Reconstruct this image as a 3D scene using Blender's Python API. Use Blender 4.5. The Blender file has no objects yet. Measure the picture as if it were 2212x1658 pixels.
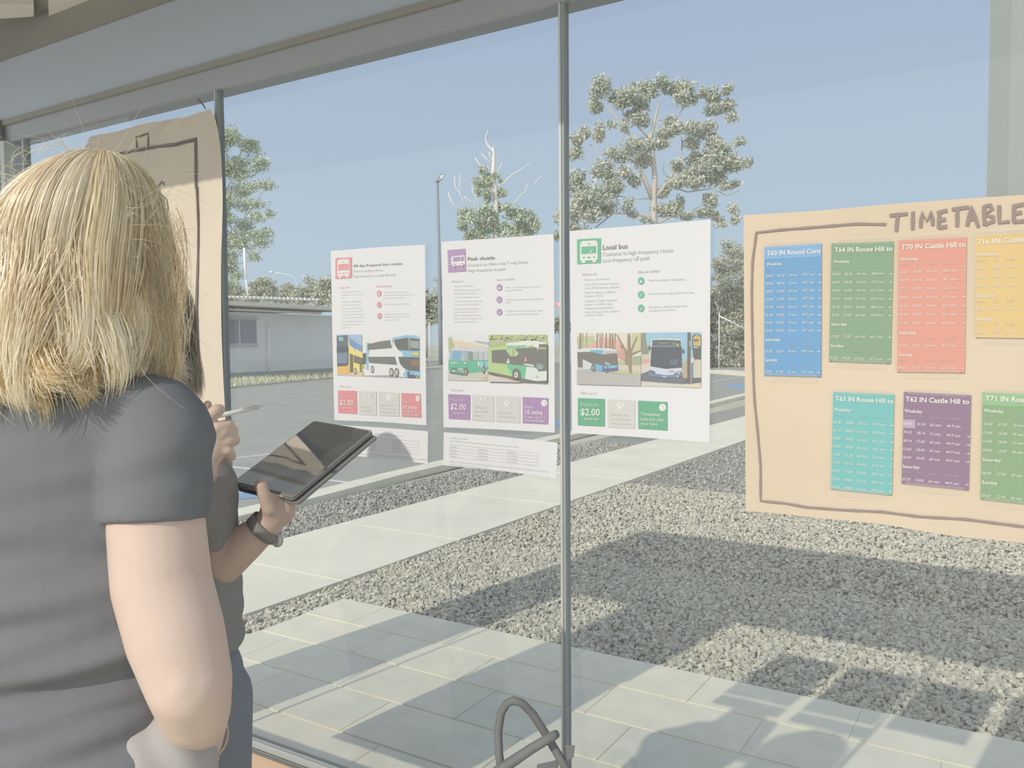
import bpy, bmesh, math, random
import numpy as np
from mathutils import Vector, Matrix, noise
C = bpy.context.scene.collection
random.seed(7); RNG = np.random.default_rng(7)

# ------------------------------------------------------------------ camera
F_, CX, CY = 1800., 1106., 829.
yaw, pit, rol = math.radians(32.1), math.radians(2.83), math.radians(.42)
CAM = np.array([0, 0, 1.56])
Fw = np.array([-math.sin(yaw)*math.cos(pit), math.cos(yaw)*math.cos(pit), -math.sin(pit)])
R0 = np.array([math.cos(yaw), math.sin(yaw), 0.]); U0 = np.cross(R0, Fw)
Rt = R0*math.cos(rol)-U0*math.sin(rol); Up = U0*math.cos(rol)+R0*math.sin(rol)
cd = bpy.data.cameras.new('camera'); cam = bpy.data.objects.new('camera', cd); C.objects.link(cam)
cd.sensor_width = 36; cd.sensor_fit = 'HORIZONTAL'; cd.lens = F_/2212*36; cd.clip_start = .02; cd.clip_end = 2000
cam.matrix_world = Matrix(((Rt[0], Up[0], -Fw[0], 0), (Rt[1], Up[1], -Fw[1], 0), (Rt[2], Up[2], -Fw[2], 1.56), (0, 0, 0, 1)))
bpy.context.scene.camera = cam

# ------------------------------------------------------------------ light
SC = bpy.context.scene
SC.view_settings.view_transform = 'Standard'; SC.view_settings.look = 'None'
SC.view_settings.exposure = 0; SC.view_settings.gamma = 1
SC.view_settings.use_curve_mapping = False
SC.cycles.diffuse_bounces = 8; SC.cycles.max_bounces = 16; SC.cycles.transparent_max_bounces = 16
W = bpy.data.worlds.new('sky'); SC.world = W; W.use_nodes = True
nt = W.node_tree; nt.nodes.clear()
wo = nt.nodes.new('ShaderNodeOutputWorld'); bg = nt.nodes.new('ShaderNodeBackground')
tc = nt.nodes.new('ShaderNodeTexCoord'); sx = nt.nodes.new('ShaderNodeSeparateXYZ'); cr = nt.nodes.new('ShaderNodeValToRGB')
nt.links.new(tc.outputs['Generated'], sx.inputs[0]); nt.links.new(sx.outputs['Z'], cr.inputs[0])
nt.links.new(bg.outputs[0], wo.inputs[0])
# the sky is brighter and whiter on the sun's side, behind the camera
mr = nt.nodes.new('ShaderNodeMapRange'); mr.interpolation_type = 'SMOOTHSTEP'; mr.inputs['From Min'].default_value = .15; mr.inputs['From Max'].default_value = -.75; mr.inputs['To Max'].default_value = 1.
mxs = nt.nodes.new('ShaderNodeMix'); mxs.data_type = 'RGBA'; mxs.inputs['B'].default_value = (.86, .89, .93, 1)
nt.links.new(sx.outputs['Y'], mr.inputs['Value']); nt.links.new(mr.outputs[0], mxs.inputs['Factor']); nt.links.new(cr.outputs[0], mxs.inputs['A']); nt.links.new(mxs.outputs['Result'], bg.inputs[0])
e = cr.color_ramp.elements
e[0].position = 0.; e[0].color = (.475, .595, .665, 1)
e[1].position = 1.; e[1].color = (.40, .50, .68, 1)
q = e.new(.12); q.color = (.44, .57, .68, 1)
q = e.new(.38); q.color = (.375, .475, .645, 1)
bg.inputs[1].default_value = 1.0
SUN_AZ, SUN_EL = math.radians(8.5), math.radians(33.2)
sd = Vector((math.sin(SUN_AZ)*math.cos(SUN_EL), math.cos(SUN_AZ)*math.cos(SUN_EL), -math.sin(SUN_EL)))
sl = bpy.data.lights.new('sun', 'SUN'); so = bpy.data.objects.new('sun', sl); C.objects.link(so)
sl.energy = 2.15; sl.angle = math.radians(.55); sl.color = (1, .93, .80)
so.rotation_euler = sd.to_track_quat('-Z', 'Y').to_euler(); so.location = (-2, -6, 8)

# ------------------------------------------------------------------ helpers
GY = 1.51                       # plane of the glass
def ray(x, y): return Fw+Rt*(x-CX)/F_-Up*(y-CY)/F_
def D(x, y, d): return CAM+ray(x, y)*d
def G(x, y, Y=GY):
    r = ray(x, y); return CAM+r*Y/r[1]
def Gr(x, y, z=0.):
    r = ray(x, y); return CAM+r*(z-CAM[2])/r[2]
def lin(c): return tuple(((v/255)/12.92 if v <= 10 else ((v/255+.055)/1.055)**2.4) for v in c)

MATS = {}
SCALE = 1.    # brightness of the paint colours in the current section
def mat(name, rgb, rough=.8, spec=.3, metal=0., nz=None, bump=None, alb=False):
    """rgb 0-255; nz=(scale, amount): mottling of the thing's own colour; bump=(scale, strength, distance)"""
    if name in MATS: return MATS[name]
    m = bpy.data.materials.new(name); m.use_nodes = True; MATS[name] = m
    n = m.node_tree; b = n.nodes['Principled BSDF']
    col = rgb if alb else tuple(min(.9, v*SCALE) for v in lin(rgb))
    b.inputs['Base Color'].default_value = (*col, 1); b.inputs['Roughness'].default_value = rough
    b.inputs['Specular IOR Level'].default_value = spec; b.inputs['Metallic'].default_value = metal
    if nz or bump: t = n.nodes.new('ShaderNodeTexCoord')
    if nz:
        a = n.nodes.new('ShaderNodeTexNoise'); a.inputs['Scale'].default_value = nz[0]; a.inputs['Detail'].default_value = 6
        n.links.new(t.outputs['Object'], a.inputs['Vector'])
        r = n.nodes.new('ShaderNodeValToRGB'); k = nz[1]
        r.color_ramp.elements[0].position = .3; r.color_ramp.elements[1].position = .7
        r.color_ramp.elements[0].color = (*[v*(1-k) for v in col], 1); r.color_ramp.elements[1].color = (*[min(1, v*(1+k)) for v in col], 1)
        n.links.new(a.outputs[0], r.inputs[0]); n.links.new(r.outputs[0], b.inputs['Base Color'])
    if bump:
        a = n.nodes.new('ShaderNodeTexNoise'); a.inputs['Scale'].default_value = bump[0]; a.inputs['Detail'].default_value = 5
        n.links.new(t.outputs['Object'], a.inputs['Vector'])
        p = n.nodes.new('ShaderNodeBump'); p.inputs['Strength'].default_value = bump[1]; p.inputs['Distance'].default_value = bump[2]
        n.links.new(a.outputs[0], p.inputs['Height']); n.links.new(p.outputs[0], b.inputs['Normal'])
    return m

def tag(o, label=None, cat=None, group=None, kind=None):
    if label: o['label'] = label
    if cat: o['category'] = cat
    if group: o['group'] = group
    if kind: o['kind'] = kind
    return o
def empty(name, loc=(0, 0, 0)):
    o = bpy.data.objects.new(name, None); o.location = loc; o.empty_display_size = .05; C.objects.link(o); return o
def link(name, me, parent=None):
    o = bpy.data.objects.new(name, me); C.objects.link(o)
    if parent is not None:
        o.parent = parent; o.location = -Vector(parent.location) if parent.parent is None else Vector((0, 0, 0))
    return o

class MB:
    def __init__(s): s.v = []; s.f = []; s.m = []; s.mats = []; s.sm = []
    def mi(s, m):
        if m not in s.mats: s.mats.append(m)
        return s.mats.index(m)
    def add(s, vs, fs, m, smooth=False):
        o = len(s.v); s.v.extend([tuple(map(float, p)) for p in vs]); k = s.mi(m)
        for f in fs: s.f.append([i+o for i in f]); s.m.append(k); s.sm.append(smooth)
    def box(s, a, b, m):
        x0, y0, z0 = a; x1, y1, z1 = b
        v = [(x0, y0, z0), (x1, y0, z0), (x1, y1, z0), (x0, y1, z0), (x0, y0, z1), (x1, y0, z1), (x1, y1, z1), (x0, y1, z1)]
        s.add(v, [(0, 3, 2, 1), (4, 5, 6, 7), (0, 1, 5, 4), (1, 2, 6, 5), (2, 3, 7, 6), (3, 0, 4, 7)], m)
    def hull8(s, v, m): s.add(v, [(0, 3, 2, 1), (4, 5, 6, 7), (0, 1, 5, 4), (1, 2, 6, 5), (2, 3, 7, 6), (3, 0, 4, 7)], m)
    def poly(s, pts, m): s.add(pts, [list(range(len(pts)))], m)
    def tube(s, pts, rad, m, n=10, cap=True, smooth=True):
        pts = [np.array(p, float) for p in pts]
        if not hasattr(rad, '__len__'): rad = [rad]*len(pts)
        vs = []; up = None
        for i, p in enumerate(pts):
            t = pts[min(i+1, len(pts)-1)]-pts[max(i-1, 0)]; t = t/(np.linalg.norm(t)+1e-12)
            if up is None:
                up = np.array([0, 0, 1.]) if abs(t[2]) < .9 else np.array([1., 0, 0])
            a = np.cross(t, up); a /= np.linalg.norm(a)+1e-12; b = np.cross(a, t); up = b
            for k in range(n):
                w = 2*math.pi*k/n; vs.append(p+(a*math.cos(w)+b*math.sin(w))*rad[i])
        fs = [(i*n+k, i*n+(k+1) % n, (i+1)*n+(k+1) % n, (i+1)*n+k) for i in range(len(pts)-1) for k in range(n)]
        if cap: fs += [list(range(n))[::-1], [(len(pts)-1)*n+k for k in range(n)]]
        s.add(vs, fs, m, smooth)
    def build(s, name, parent=None):
        me = bpy.data.meshes.new(name); me.from_pydata(s.v, [], s.f); me.update()
        for m in s.mats: me.materials.append(m)
        me.polygons.foreach_set('material_index', s.m); me.polygons.foreach_set('use_smooth', s.sm)
        return link(name, me, parent)

def fastmesh(name, V, Fq, mats, mi=None, smooth=False, parent=None):
    """V (n,3) array, Fq (m,k) array of equal sized faces"""
    me = bpy.data.meshes.new(name); k = Fq.shape[1]
    me.vertices.add(len(V)); me.vertices.foreach_set('co', np.asarray(V, np.float32).ravel())
    me.loops.add(Fq.size); me.loops.foreach_set('vertex_index', Fq.astype(np.int32).ravel())
    me.polygons.add(len(Fq)); me.polygons.foreach_set('loop_start', np.arange(0, Fq.size, k, dtype=np.int32))
    for m in mats: me.materials.append(m)
    if mi is not None: me.polygons.foreach_set('material_index', mi.astype(np.int32))
    me.polygons.foreach_set('use_smooth', np.full(len(Fq), smooth))
    me.update(calc_edges=True)
    return link(name, me, parent)

# ------------------------------------------------------------------ setting: ground
SCALE = 1.0
M_asph = mat('asphalt', (170, 170, 162), .95, .0, nz=(1.2, .06), bump=(220, .5, .004))
SCALE = 1.2
M_path = mat('path_concrete', (216, 211, 193), .9, .0, nz=(1.6, .05), bump=(60, .2, .002))
M_kerb = mat('kerb_concrete', (212, 208, 190), .9, .0, nz=(3, .06))
SCALE = 1.05
M_grav = mat('gravel_bed', (172, 170, 160), .95, .1, nz=(90, .35), bump=(75, 1., .02))
SCALE = 1.3
M_jnt = mat('paver_joint', (212, 208, 190), .95, .1)  # pale joint colour stands in for the sunlit paver edges
M_pav = [mat('paver_%d' % i, c, .9, .0, nz=(7, .05), bump=(160, .3, .001)) for i, c in enumerate([(206, 201, 182), (201, 198, 180), (209, 204, 184)])]
SCALE = 1.12
M_grass = mat('dry_grass', (172, 174, 152), .95, .1, nz=(1.5, .18), bump=(30, 1, .05))
M_field = mat('pale_field', (186, 184, 162), .95, .1, nz=(.2, .15))

b = MB(); b.box((-400, -60, -.6), (300, 500, -.06), M_field); tag(b.build('ground'), kind='structure')
b = MB(); b.poly([(-6.25, -8, -.05), (-6.25, 8, -.05), (-7.1, 28, -.05), (8, 34, -.05), (8, 60, -.05), (-60, 60, -.05), (-60, -8, -.05)][::-1], M_asph)
tag(b.build('car_park'), kind='structure')
b = MB()
b.box((-6.1, -8, -.055), (12, 34, -.045), M_grav)
tag(b.build('gravel_bed'), kind='structure')
# concrete path: slabs with tooled joints
b = MB(); ys = [-8.5, -6.6, -4.7, -2.8, -.9, 1.0, 2.72, 4.0, 5.33, 7.0, 8.7, 10.4, 12.1, 13.8, 15.5, 17.2, 19, 20.7, 22.4, 24, 26]
M_tool = mat('path_joint', (226, 222, 206), .9, .2)
for a0, a1 in zip(ys[:-1], ys[1:]):
    b.box((-5.1, a0+.008, -.08), (-3.85, a1-.008, .0), M_path)
    b.box((-5.1, a1-.008, -.08), (-3.85, a1+.008, -.003), M_tool)
    for xx in (-5.1, -3.85-.0): pass
tag(b.build('footpath'), kind='structure')
# kerb along the car park
b = MB(); K = [(-6.0, -8), (-5.98, 4.6), (-6.05, 5.7), (-6.24, 7.45), (-6.42, 11), (-6.72, 19.8), (-6.95, 24), (-7.1, 28)]
for (x0, y0), (x1, y1) in zip(K[:-1], K[1:]):
    b.hull8([(x0-.3, y0, -.1), (x0, y0, -.1), (x1, y1, -.1), (x1-.3, y1, -.1), (x0-.27, y0, .03), (x0, y0, .03), (x1, y1, .03), (x1-.27, y1, .03)], M_kerb)
tag(b.build('kerb'), kind='structure')
# grey pavers in running bond, .33 m deep
b = MB(); b.box((-3.57, -4.5, -.1), (6, 3.725, -.0055), M_jnt)
row = 0; y = 3.73
offs = [0, .24, .0, .24, .46]
while y > -4.4:
    x = -3.57-[.02, .35, .13, .46, .24][row % 5]-.3
    while x < 6:
        xa, xb = max(x, -3.57), min(x+.66, 6)
        if xb-xa > .04:
            b.box((xa+.0022, y-.33+.0065, -.05), (xb-.0022, y-.0065, .0+random.uniform(-.0012, .0008)), random.choice(M_pav))
        x += .66
    y -= .33; row += 1
tag(b.build('paving'), kind='structure')
# loose gravel: thousands of stones, denser and larger close by
def stones(n, regs, size, mats, name, zj=.02):
    base = np.array([(1, 0, 0), (-1, 0, 0), (0, 1, 0), (0, -1, 0), (0, 0, 1), (0, 0, -1)], float)
    # cube-ish stone: 8 corners jittered
    cb = np.array([(x, y, z) for x in (-1, 1) for y in (-1, 1) for z in (-1, 1)], float)
    fc = np.array([(0, 1, 3, 2), (4, 6, 7, 5), (0, 4, 5, 1), (2, 3, 7, 6), (0, 2, 6, 4), (1, 5, 7, 3)])
    A = np.array([(r[1]-r[0])*(r[3]-r[2])*r[4] for r in regs]); A = A/A.sum(); V = []; 
    cnt = RNG.multinomial(n, A); P = []
    for r, c in zip(regs, cnt): P.append(np.c_[RNG.uniform(r[0], r[1], c), RNG.uniform(r[2], r[3], c)])
    P = np.concatenate(P); n = len(P)
    s = size*RNG.uniform(.5, 1.25, n)
    v = cb[None]*RNG.uniform(.45, 1., (n, 8, 3))*RNG.uniform(.55, 1., (n, 1, 3))
    th = RNG.uniform(0, 6.28, n); ph = RNG.uniform(0, 6.28, n)
    c, t = np.cos(th), np.sin(th); x = v[..., 0]*c[:, None]-v[..., 1]*t[:, None]; y = v[..., 0]*t[:, None]+v[..., 1]*c[:, None]
    c, t = np.cos(ph), np.sin(ph); z = v[..., 2]*c[:, None]-y*t[:, None]; y = v[..., 2]*t[:, None]+y*c[:, None]
    v = np.stack([x, y, z], -1)*s[:, None, None]
    v[..., 0] += P[:, None, 0]; v[..., 1] += P[:, None, 1]; v[..., 2] += (-.03+RNG.uniform(-.004, zj*.8, n))[:, None]
    Fq = (fc[None]+8*np.arange(n)[:, None, None]).reshape(-1, 4)
    mi = np.repeat(RNG.integers(0, len(mats), n), 6)
    return fastmesh(name, v.reshape(-1, 3), Fq, mats, mi)
SCALE = 1.02
SM = [mat('stone_%d' % i, c, .9, .0) for i, c in enumerate([(206, 202, 184), (192, 190, 176), (214, 210, 194), (180, 178, 168), (200, 197, 182)])]
o = stones(60000, [(-3.84, -3.575, 2.0, 3.75, 1), (-3.84, .6, 3.74, 5.4, 1.3), (-3.84, .8, 5.4, 8.5, .55)], .0155, SM, 'gravel')
tag(o, 'pale crushed gravel covering the bed between the grey paving and the path', 'gravel', kind='stuff')
SM2 = [mat('dark_stone_%d' % i, c, .9, .0) for i, c in enumerate([(180, 178, 170), (168, 168, 162), (190, 187, 178), (156, 156, 150)])]
o = stones(24000, [(-6.0, -5.12, 3.5, 12, 1), (-3.82, 2.2, 8.5, 15, .22)], .017, SM2, 'gravel')
tag(o, 'darker crushed gravel strip between the concrete path and the kerb', 'gravel', kind='stuff')

# painted marks on the car park
M_wht = mat('white_paint', (214, 216, 212), .8, .2, nz=(14, .1))
M_blu = mat('blue_paint', (140, 172, 200), .8, .2, nz=(10, .08))
def ribbon(mb, P, w, m, z):
    P = [np.array(p[:2], float) for p in P]; vs = []
    for i, p in enumerate(P):
        t = P[min(i+1, len(P)-1)]-P[max(i-1, 0)]; t /= np.linalg.norm(t); nn = np.array([-t[1], t[0]])*w/2
        vs += [(*(p+nn), z), (*(p-nn), z)]
    mb.add(vs, [(2*i, 2*i+1, 2*i+3, 2*i+2) for i in range(len(P)-1)], m)
ZM = -.046
for L, lab in (([(505, 990), (575, 982), (665, 968)], 'worn white bay line on the asphalt, rising right behind the stylus hand'), ([(430, 1002), (500, 1008), (560, 1016), (640, 1026)], 'worn white bay line on the asphalt running behind the left tip of the tablet'),
               ([(690, 1035), (765, 1044)], 'short white bay line on the asphalt just below the tablet cover'), ([(1500, 834), (1545, 823), (1612, 811)], 'far white bay line slanting up right of the green notice'), ([(1500, 836), (1560, 837), (1612, 840)], 'far level white bay line right of the green notice')):
    b = MB(); ribbon(b, [Gr(*p, -.05) for p in L], .10, M_wht, ZM); tag(b.build('bay_line'), lab, 'road marking', 'painted white bay lines')
b = MB()
q0 = [Gr(*p, -.05) for p in [(440, 1043), (546, 1033), (640, 1046), (640, 1058), (575, 1073), (440, 1085)]]
b.poly([(p[0], p[1], ZM) for p in q0][::-1], M_blu)
for L in ([(450, 1052), (548, 1047), (640, 1044)], [(450, 1068), (548, 1063), (600, 1060)]):
    ribbon(b, [Gr(*p, -.05) for p in L], .06, M_wht, ZM+.003)
tag(b.build('parking_symbol'), 'light blue painted parking bay panel with white lines behind the tablet', 'road marking')
b = MB(); q0 = [Gr(*p, -.05) for p in [(1560, 833), (1585, 829), (1640, 831), (1640, 838), (1600, 838)]]
b.poly([(p[0], p[1], ZM) for p in q0][::-1], M_blu)
tag(b.build('parking_symbol'), 'distant light blue painted bay panel left of the brown timetable sheet', 'road marking')
b = MB(); q0 = [Gr(*p, -.05) for p in [(1193, 908), (1232, 905), (1240, 916), (1200, 920)]]
b.poly([(p[0], p[1], ZM) for p in q0][::-1], M_blu)
tag(b.build('parking_symbol'), 'blue painted bay panel seen between the purple and green notices', 'road marking')
# far kerbs / islands
b = MB()
def strip(pts, w, z0, z1, m):
    for p, q2 in zip(pts[:-1], pts[1:]):
        p = np.array(p[:2]); q2 = np.array(q2[:2]); t = (q2-p)/np.linalg.norm(q2-p); nn = np.array([-t[1], t[0]])*w
        b.hull8([(*p, z0), (*q2, z0), (*(q2+nn), z0), (*(p+nn), z0), (*p, z1), (*q2, z1), (*(q2+nn), z1), (*(p+nn), z1)], m)
EDGE = [Gr(440, 842, -.05), Gr(490, 837, -.05), Gr(714, 816, -.05), Gr(920, 799, -.05), Gr(970, 794, -.05)]
strip(EDGE, .35, -.06, .07, M_kerb)
tag(b.build('kerb_far'), kind='structure')
b = MB(); strip([Gr(1480, 806, -.05), Gr(1532, 806, -.05), Gr(1620, 813, -.05)], .9, -.06, .12, M_kerb)
tag(b.build('kerb_island'), kind='structure')
b = MB(); E0 = [np.array(p[:2]) for p in EDGE]
off = np.array([-18., 5.])
for p, q2 in zip(E0[:-1], E0[1:]):
    k = np.array([-.3, .08]); b.hull8([(*(p+k), -.06), (*(q2+k), -.06), (*(q2+off), -.06), (*(p+off), -.06), (*(p+k), .06), (*(q2+k), .06), (*(q2+off), .06), (*(p+off), .06)], M_grass)
tag(b.build('verge'), kind='structure')

b = MB(); b.box((-30, -60, -.06), (40, -4.5, -.02), M_path); tag(b.build('bounce_slab'), kind='structure')  # unseen pale slab added behind the camera to bounce light forward
SCALE = 1.25
# ------------------------------------------------------------------ setting: the glazed front and its roof
M_alu = mat('aluminium', (184, 188, 186), .38, .5, .15)
M_frame = mat('grey_frame', (158, 160, 164), .5, .4, .2)
M_hdr = mat('header_paint', (170, 176, 188), .55, .4)
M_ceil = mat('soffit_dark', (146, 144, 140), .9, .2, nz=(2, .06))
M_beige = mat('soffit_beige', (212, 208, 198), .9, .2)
SCALE = 1.
M_wood = mat('ledge_wood', (226, 190, 156), .5, .4, nz=(6, .07))
M_post = mat('post_paint', (160, 165, 160), .5, .4)
XL, XR = -2.905, 2.6
b = MB()
b.box((XL-.05, GY-.014, 2.24), (XR, GY+.05, 2.295), M_frame)
b.box((XL-.05, GY-.024, 2.295), (XR, GY+.05, 2.312), mat('header_lip', (160, 158, 152), .6))
b.box((XL-.45, GY-.018, 2.312), (XR, GY+.05, 2.505), M_hdr)
tag(b.build('trim_1'), kind='structure')
b = MB()
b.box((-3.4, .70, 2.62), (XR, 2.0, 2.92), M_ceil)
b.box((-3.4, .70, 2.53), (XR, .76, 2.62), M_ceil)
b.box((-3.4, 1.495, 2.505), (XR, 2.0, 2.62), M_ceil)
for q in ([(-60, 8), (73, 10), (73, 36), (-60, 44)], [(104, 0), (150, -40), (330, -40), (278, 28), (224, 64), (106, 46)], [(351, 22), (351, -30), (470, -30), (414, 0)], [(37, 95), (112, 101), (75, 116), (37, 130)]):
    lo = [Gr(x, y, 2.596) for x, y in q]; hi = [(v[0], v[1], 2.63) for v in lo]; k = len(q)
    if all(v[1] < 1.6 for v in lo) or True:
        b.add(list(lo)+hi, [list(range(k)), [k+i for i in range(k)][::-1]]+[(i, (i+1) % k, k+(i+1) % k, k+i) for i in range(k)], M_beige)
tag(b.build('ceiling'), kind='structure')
b = MB(); b.box((-3.36, GY-.06, -.05), (-3.10, GY+.12, 2.53), mat('column_dark', (132, 132, 130), .7)); 
b.box((-3.10, GY-.03, .43), (-2.93, GY+.03, 2.312), mat('column_dark', 0)); b.box((-2.93, GY-.034, .47), (-2.905, GY+.03, 2.24), M_alu)
tag(b.build('wall_left'), kind='structure')
# sill, track and timber ledge under the glass
b = MB()
M_sill = mat('sill_grey', (122, 123, 120), .6, .3)
b.box((-3.10, GY-.033, -.05), (XR, GY+.05, .462), M_sill)
b.box((-3.10, GY-.004, .462), (XR, GY+.000, .478), M_alu); b.box((-3.10, GY+.010, .462), (XR, GY+.014, .478), M_alu)
b.box((-3.10, GY-.0335, .462), (XR, GY-.0305, .4765), mat('sealant', (196, 186, 166), .6))
b.box((-3.10, GY-.040, .43), (XR, GY-.033, .4765), M_sill)
tag(b.build('trim_2'), kind='structure')
b = MB(); b.box((-3.09, GY-.29, .43), (.9, GY-.041, .472), M_wood); b.box((-3.0, GY-.26, -.0), (.8, GY-.08, .43), M_sill)
tag(b.build('window_ledge'), 'pale orange timber ledge below the window at the bottom left', 'ledge')
# glass panes; a little white diffuse mixed in paints a haze over the view
gm = bpy.data.materials.new('glass'); gm.use_nodes = True; n = gm.node_tree; n.nodes.clear()
oo = n.nodes.new('ShaderNodeOutputMaterial'); tr = n.nodes.new('ShaderNodeBsdfTransparent'); gl = n.nodes.new('ShaderNodeBsdfGlossy')
fr = n.nodes.new('ShaderNodeFresnel'); fr.inputs[0].default_value = 1.45; mx = n.nodes.new('ShaderNodeMixShader')
df = n.nodes.new('ShaderNodeBsdfDiffuse'); df.inputs[0].default_value = (.8, .8, .8, 1); m2 = n.nodes.new('ShaderNodeMixShader'); m2.inputs[0].default_value = .06
tr.inputs[0].default_value = (.97, .975, .972, 1); gl.inputs['Roughness'].default_value = .0
n.links.new(tr.outputs[0], m2.inputs[1]); n.links.new(df.outputs[0], m2.inputs[2])
n.links.new(fr.outputs[0], mx.inputs[0]); n.links.new(m2.outputs[0], mx.inputs[1]); n.links.new(gl.outputs[0], mx.inputs[2]); n.links.new(mx.outputs[0], oo.inputs[0])
panes = [(XL, -2.838), (-2.828, -1.877), (-1.865, -.826), (-.812, .232), (.246, XR)]
for i, (x0, x1) in enumerate(panes):
    b = MB(); b.poly([(x0, GY, .455), (x1, GY, .455), (x1, GY, 2.245), (x0, GY, 2.245)], gm)
    o = b.build('window_%d' % (i+1)); tag(o, kind='structure')
for i, (xc, z0) in enumerate(((-2.833, .45), (-1.871, .45), (-.819, .45), (.239, .45))):
    b = MB()
    b.box((xc-.006, GY-.010, z0), (xc-.001, GY+.012, 2.24), M_alu); b.box((xc+.001, GY-.010, z0), (xc+.006, GY+.012, 2.24), mat('seal_grey', (160, 165, 165), .5))
    b.box((xc-.0015, GY-.007, z0), (xc+.0015, GY+.009, 2.24), mat('seal_white', (205, 208, 205), .5))
    tag(b.build('trim_%d' % (i+3)), kind='structure')
SCALE = .86
# ------------------------------------------------------------------ papers on the glass
PY = GY-.014
def wav(s, z): return .0016*math.sin(s*9+1.3)*math.cos(z*7)+.0008*math.sin(s*23+z*11)
LAY = .0005
def PP(x, y, k=1):
    """image point -> point on a paper taped to the glass, k print layers above the sheet"""
    p = G(x, y, PY); return np.array([p[0], PY-wav(p[0], p[2])-LAY*k, p[2]])
def zz(ox, oy, sc): return lambda x, y: (ox+x/sc, oy+y/sc)
INK = {}
def PY_set(v):
    global PY
    PY = v
def ink(c, m=''):
    k = tuple(c)
    if k not in INK: INK[k] = mat('print_%02x%02x%02x' % k, c, .75, .15)
    return INK[k]
def sheet(mb, top, bot, m, nu=30, nv=24):
    """paper between a top and a bottom outline given in the image, with a little thickness and wave"""
    T3 = [G(*p, PY) for p in top]; B3 = [G(*p, PY) for p in bot]
    def at(L, u):
        d = np.cumsum([0]+[np.linalg.norm(b2-a2) for a2, b2 in zip(L[:-1], L[1:])]); u = u*d[-1]
        return np.array([np.interp(u, d, [q[i] for q in L]) for i in range(3)])
    vs = []
    for lay in (0, 1):
        for j in range(nv+1):
            for i in range(nu+1):
                p = at(T3, i/nu)*(1-j/nv)+at(B3, i/nu)*j/nv
                vs.append((p[0], PY-wav(p[0], p[2])+lay*.0004, p[2]))
    N = (nu+1)*(nv+1); fs = []
    for j in range(nv):
        for i in range(nu):
            a = j*(nu+1)+i; fs += [(a, a+nu+1, a+nu+2, a+1), (N+a, N+a+1, N+a+nu+2, N+a+nu+1)]
    mb.add(vs, fs, m, True)
def brush(mb, pts, w, m, k=1.5):
    """marker stroke; w in metres (or a list)"""
    Q = []
    for (a, b2) in zip(pts[:-1], pts[1:]):
        n_ = max(1, int(math.hypot(b2[0]-a[0], b2[1]-a[1])/14))
        for i in range(n_): Q.append((a[0]+(b2[0]-a[0])*i/n_, a[1]+(b2[1]-a[1])*i/n_))
    Q.append(pts[-1]); Q3 = [PP(*q, k) for q in Q]; vs = []
    for i, p in enumerate(Q3):
        t = Q3[min(i+1, len(Q3)-1)]-Q3[max(i-1, 0)]; t[1] = 0; t /= np.linalg.norm(t); nn = np.array([-t[2], 0, t[0]])*w/2*(1+.12*math.sin(i*1.7))
        vs += [p+nn, p-nn]
    mb.add(vs, [(2*i, 2*i+1, 2*i+3, 2*i+2) for i in range(len(Q3)-1)], m)
TCACHE = {}
def glyphs(s, bold):
    if (s, bold) in TCACHE: return TCACHE[(s, bold)]
    cu = bpy.data.curves.new('t', 'FONT'); cu.body = s; cu.size = 1; cu.resolution_u = 2; cu.offset = bold; cu.fill_mode = 'FRONT'
    o = bpy.data.objects.new('t', cu); me = o.to_mesh()
    vs = np.array([v.co[:2] for v in me.vertices]); fs = [list(p.vertices) for p in me.polygons]
    o.to_mesh_clear(); bpy.data.objects.remove(o); bpy.data.curves.remove(cu)
    TCACHE[(s, bold)] = (vs, fs); return vs, fs
def text(mb, s, x0, y0, x1, y1, h, m, bold=0., k=3., slant=0.):
    """lettering whose baseline runs (x0,y0)-(x1,y1) in the image; h = cap height in metres"""
    vs, fs = glyphs(s, bold)
    if len(vs) == 0: return
    a, b2 = PP(x0, y0), PP(x1, y1); u = b2-a; L = np.linalg.norm(u); u = u/L
    v = np.array([-u[2], 0, u[0]]); mn, mxx = vs[:, 0].min(), vs[:, 0].max(); sx_ = L/(mxx-mn); sy_ = h/.70
    out = []
    for q in vs:
        yy = q[1]*sy_; p = a+u*((q[0]-mn)*sx_+yy*slant)+v*yy
        out.append((p[0], PY-wav(p[0], p[2])-LAY*k, p[2]))
    mb.add(out, fs, m)
def pl(mb, pts, c, k=2, tf=None):
    mb.poly([PP(*(tf(*p) if tf else p), k) for p in pts], ink(c))
def disc(mb, x, y, rx, ry, c, k=2, tf=None, n=20):
    pl(mb, [(x+rx*math.cos(-t*2*math.pi/n), y+ry*math.sin(-t*2*math.pi/n)) for t in range(n)], c, k, tf)

WHITE = (237, 237, 236); M_paper = mat('white_paper', (236, 237, 242), .85, .15)
M_kraft = mat('kraft_paper', (229, 212, 191), .85, .15, nz=(5, .03)); M_kraft2 = mat('kraft_paper_dull', (228, 216, 200), .85, .15, nz=(5, .03))
M_ink = mat('marker', (166, 152, 150), .8, .15); M_ink2 = mat('marker_dark', (136, 126, 130), .8, .15)

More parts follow.
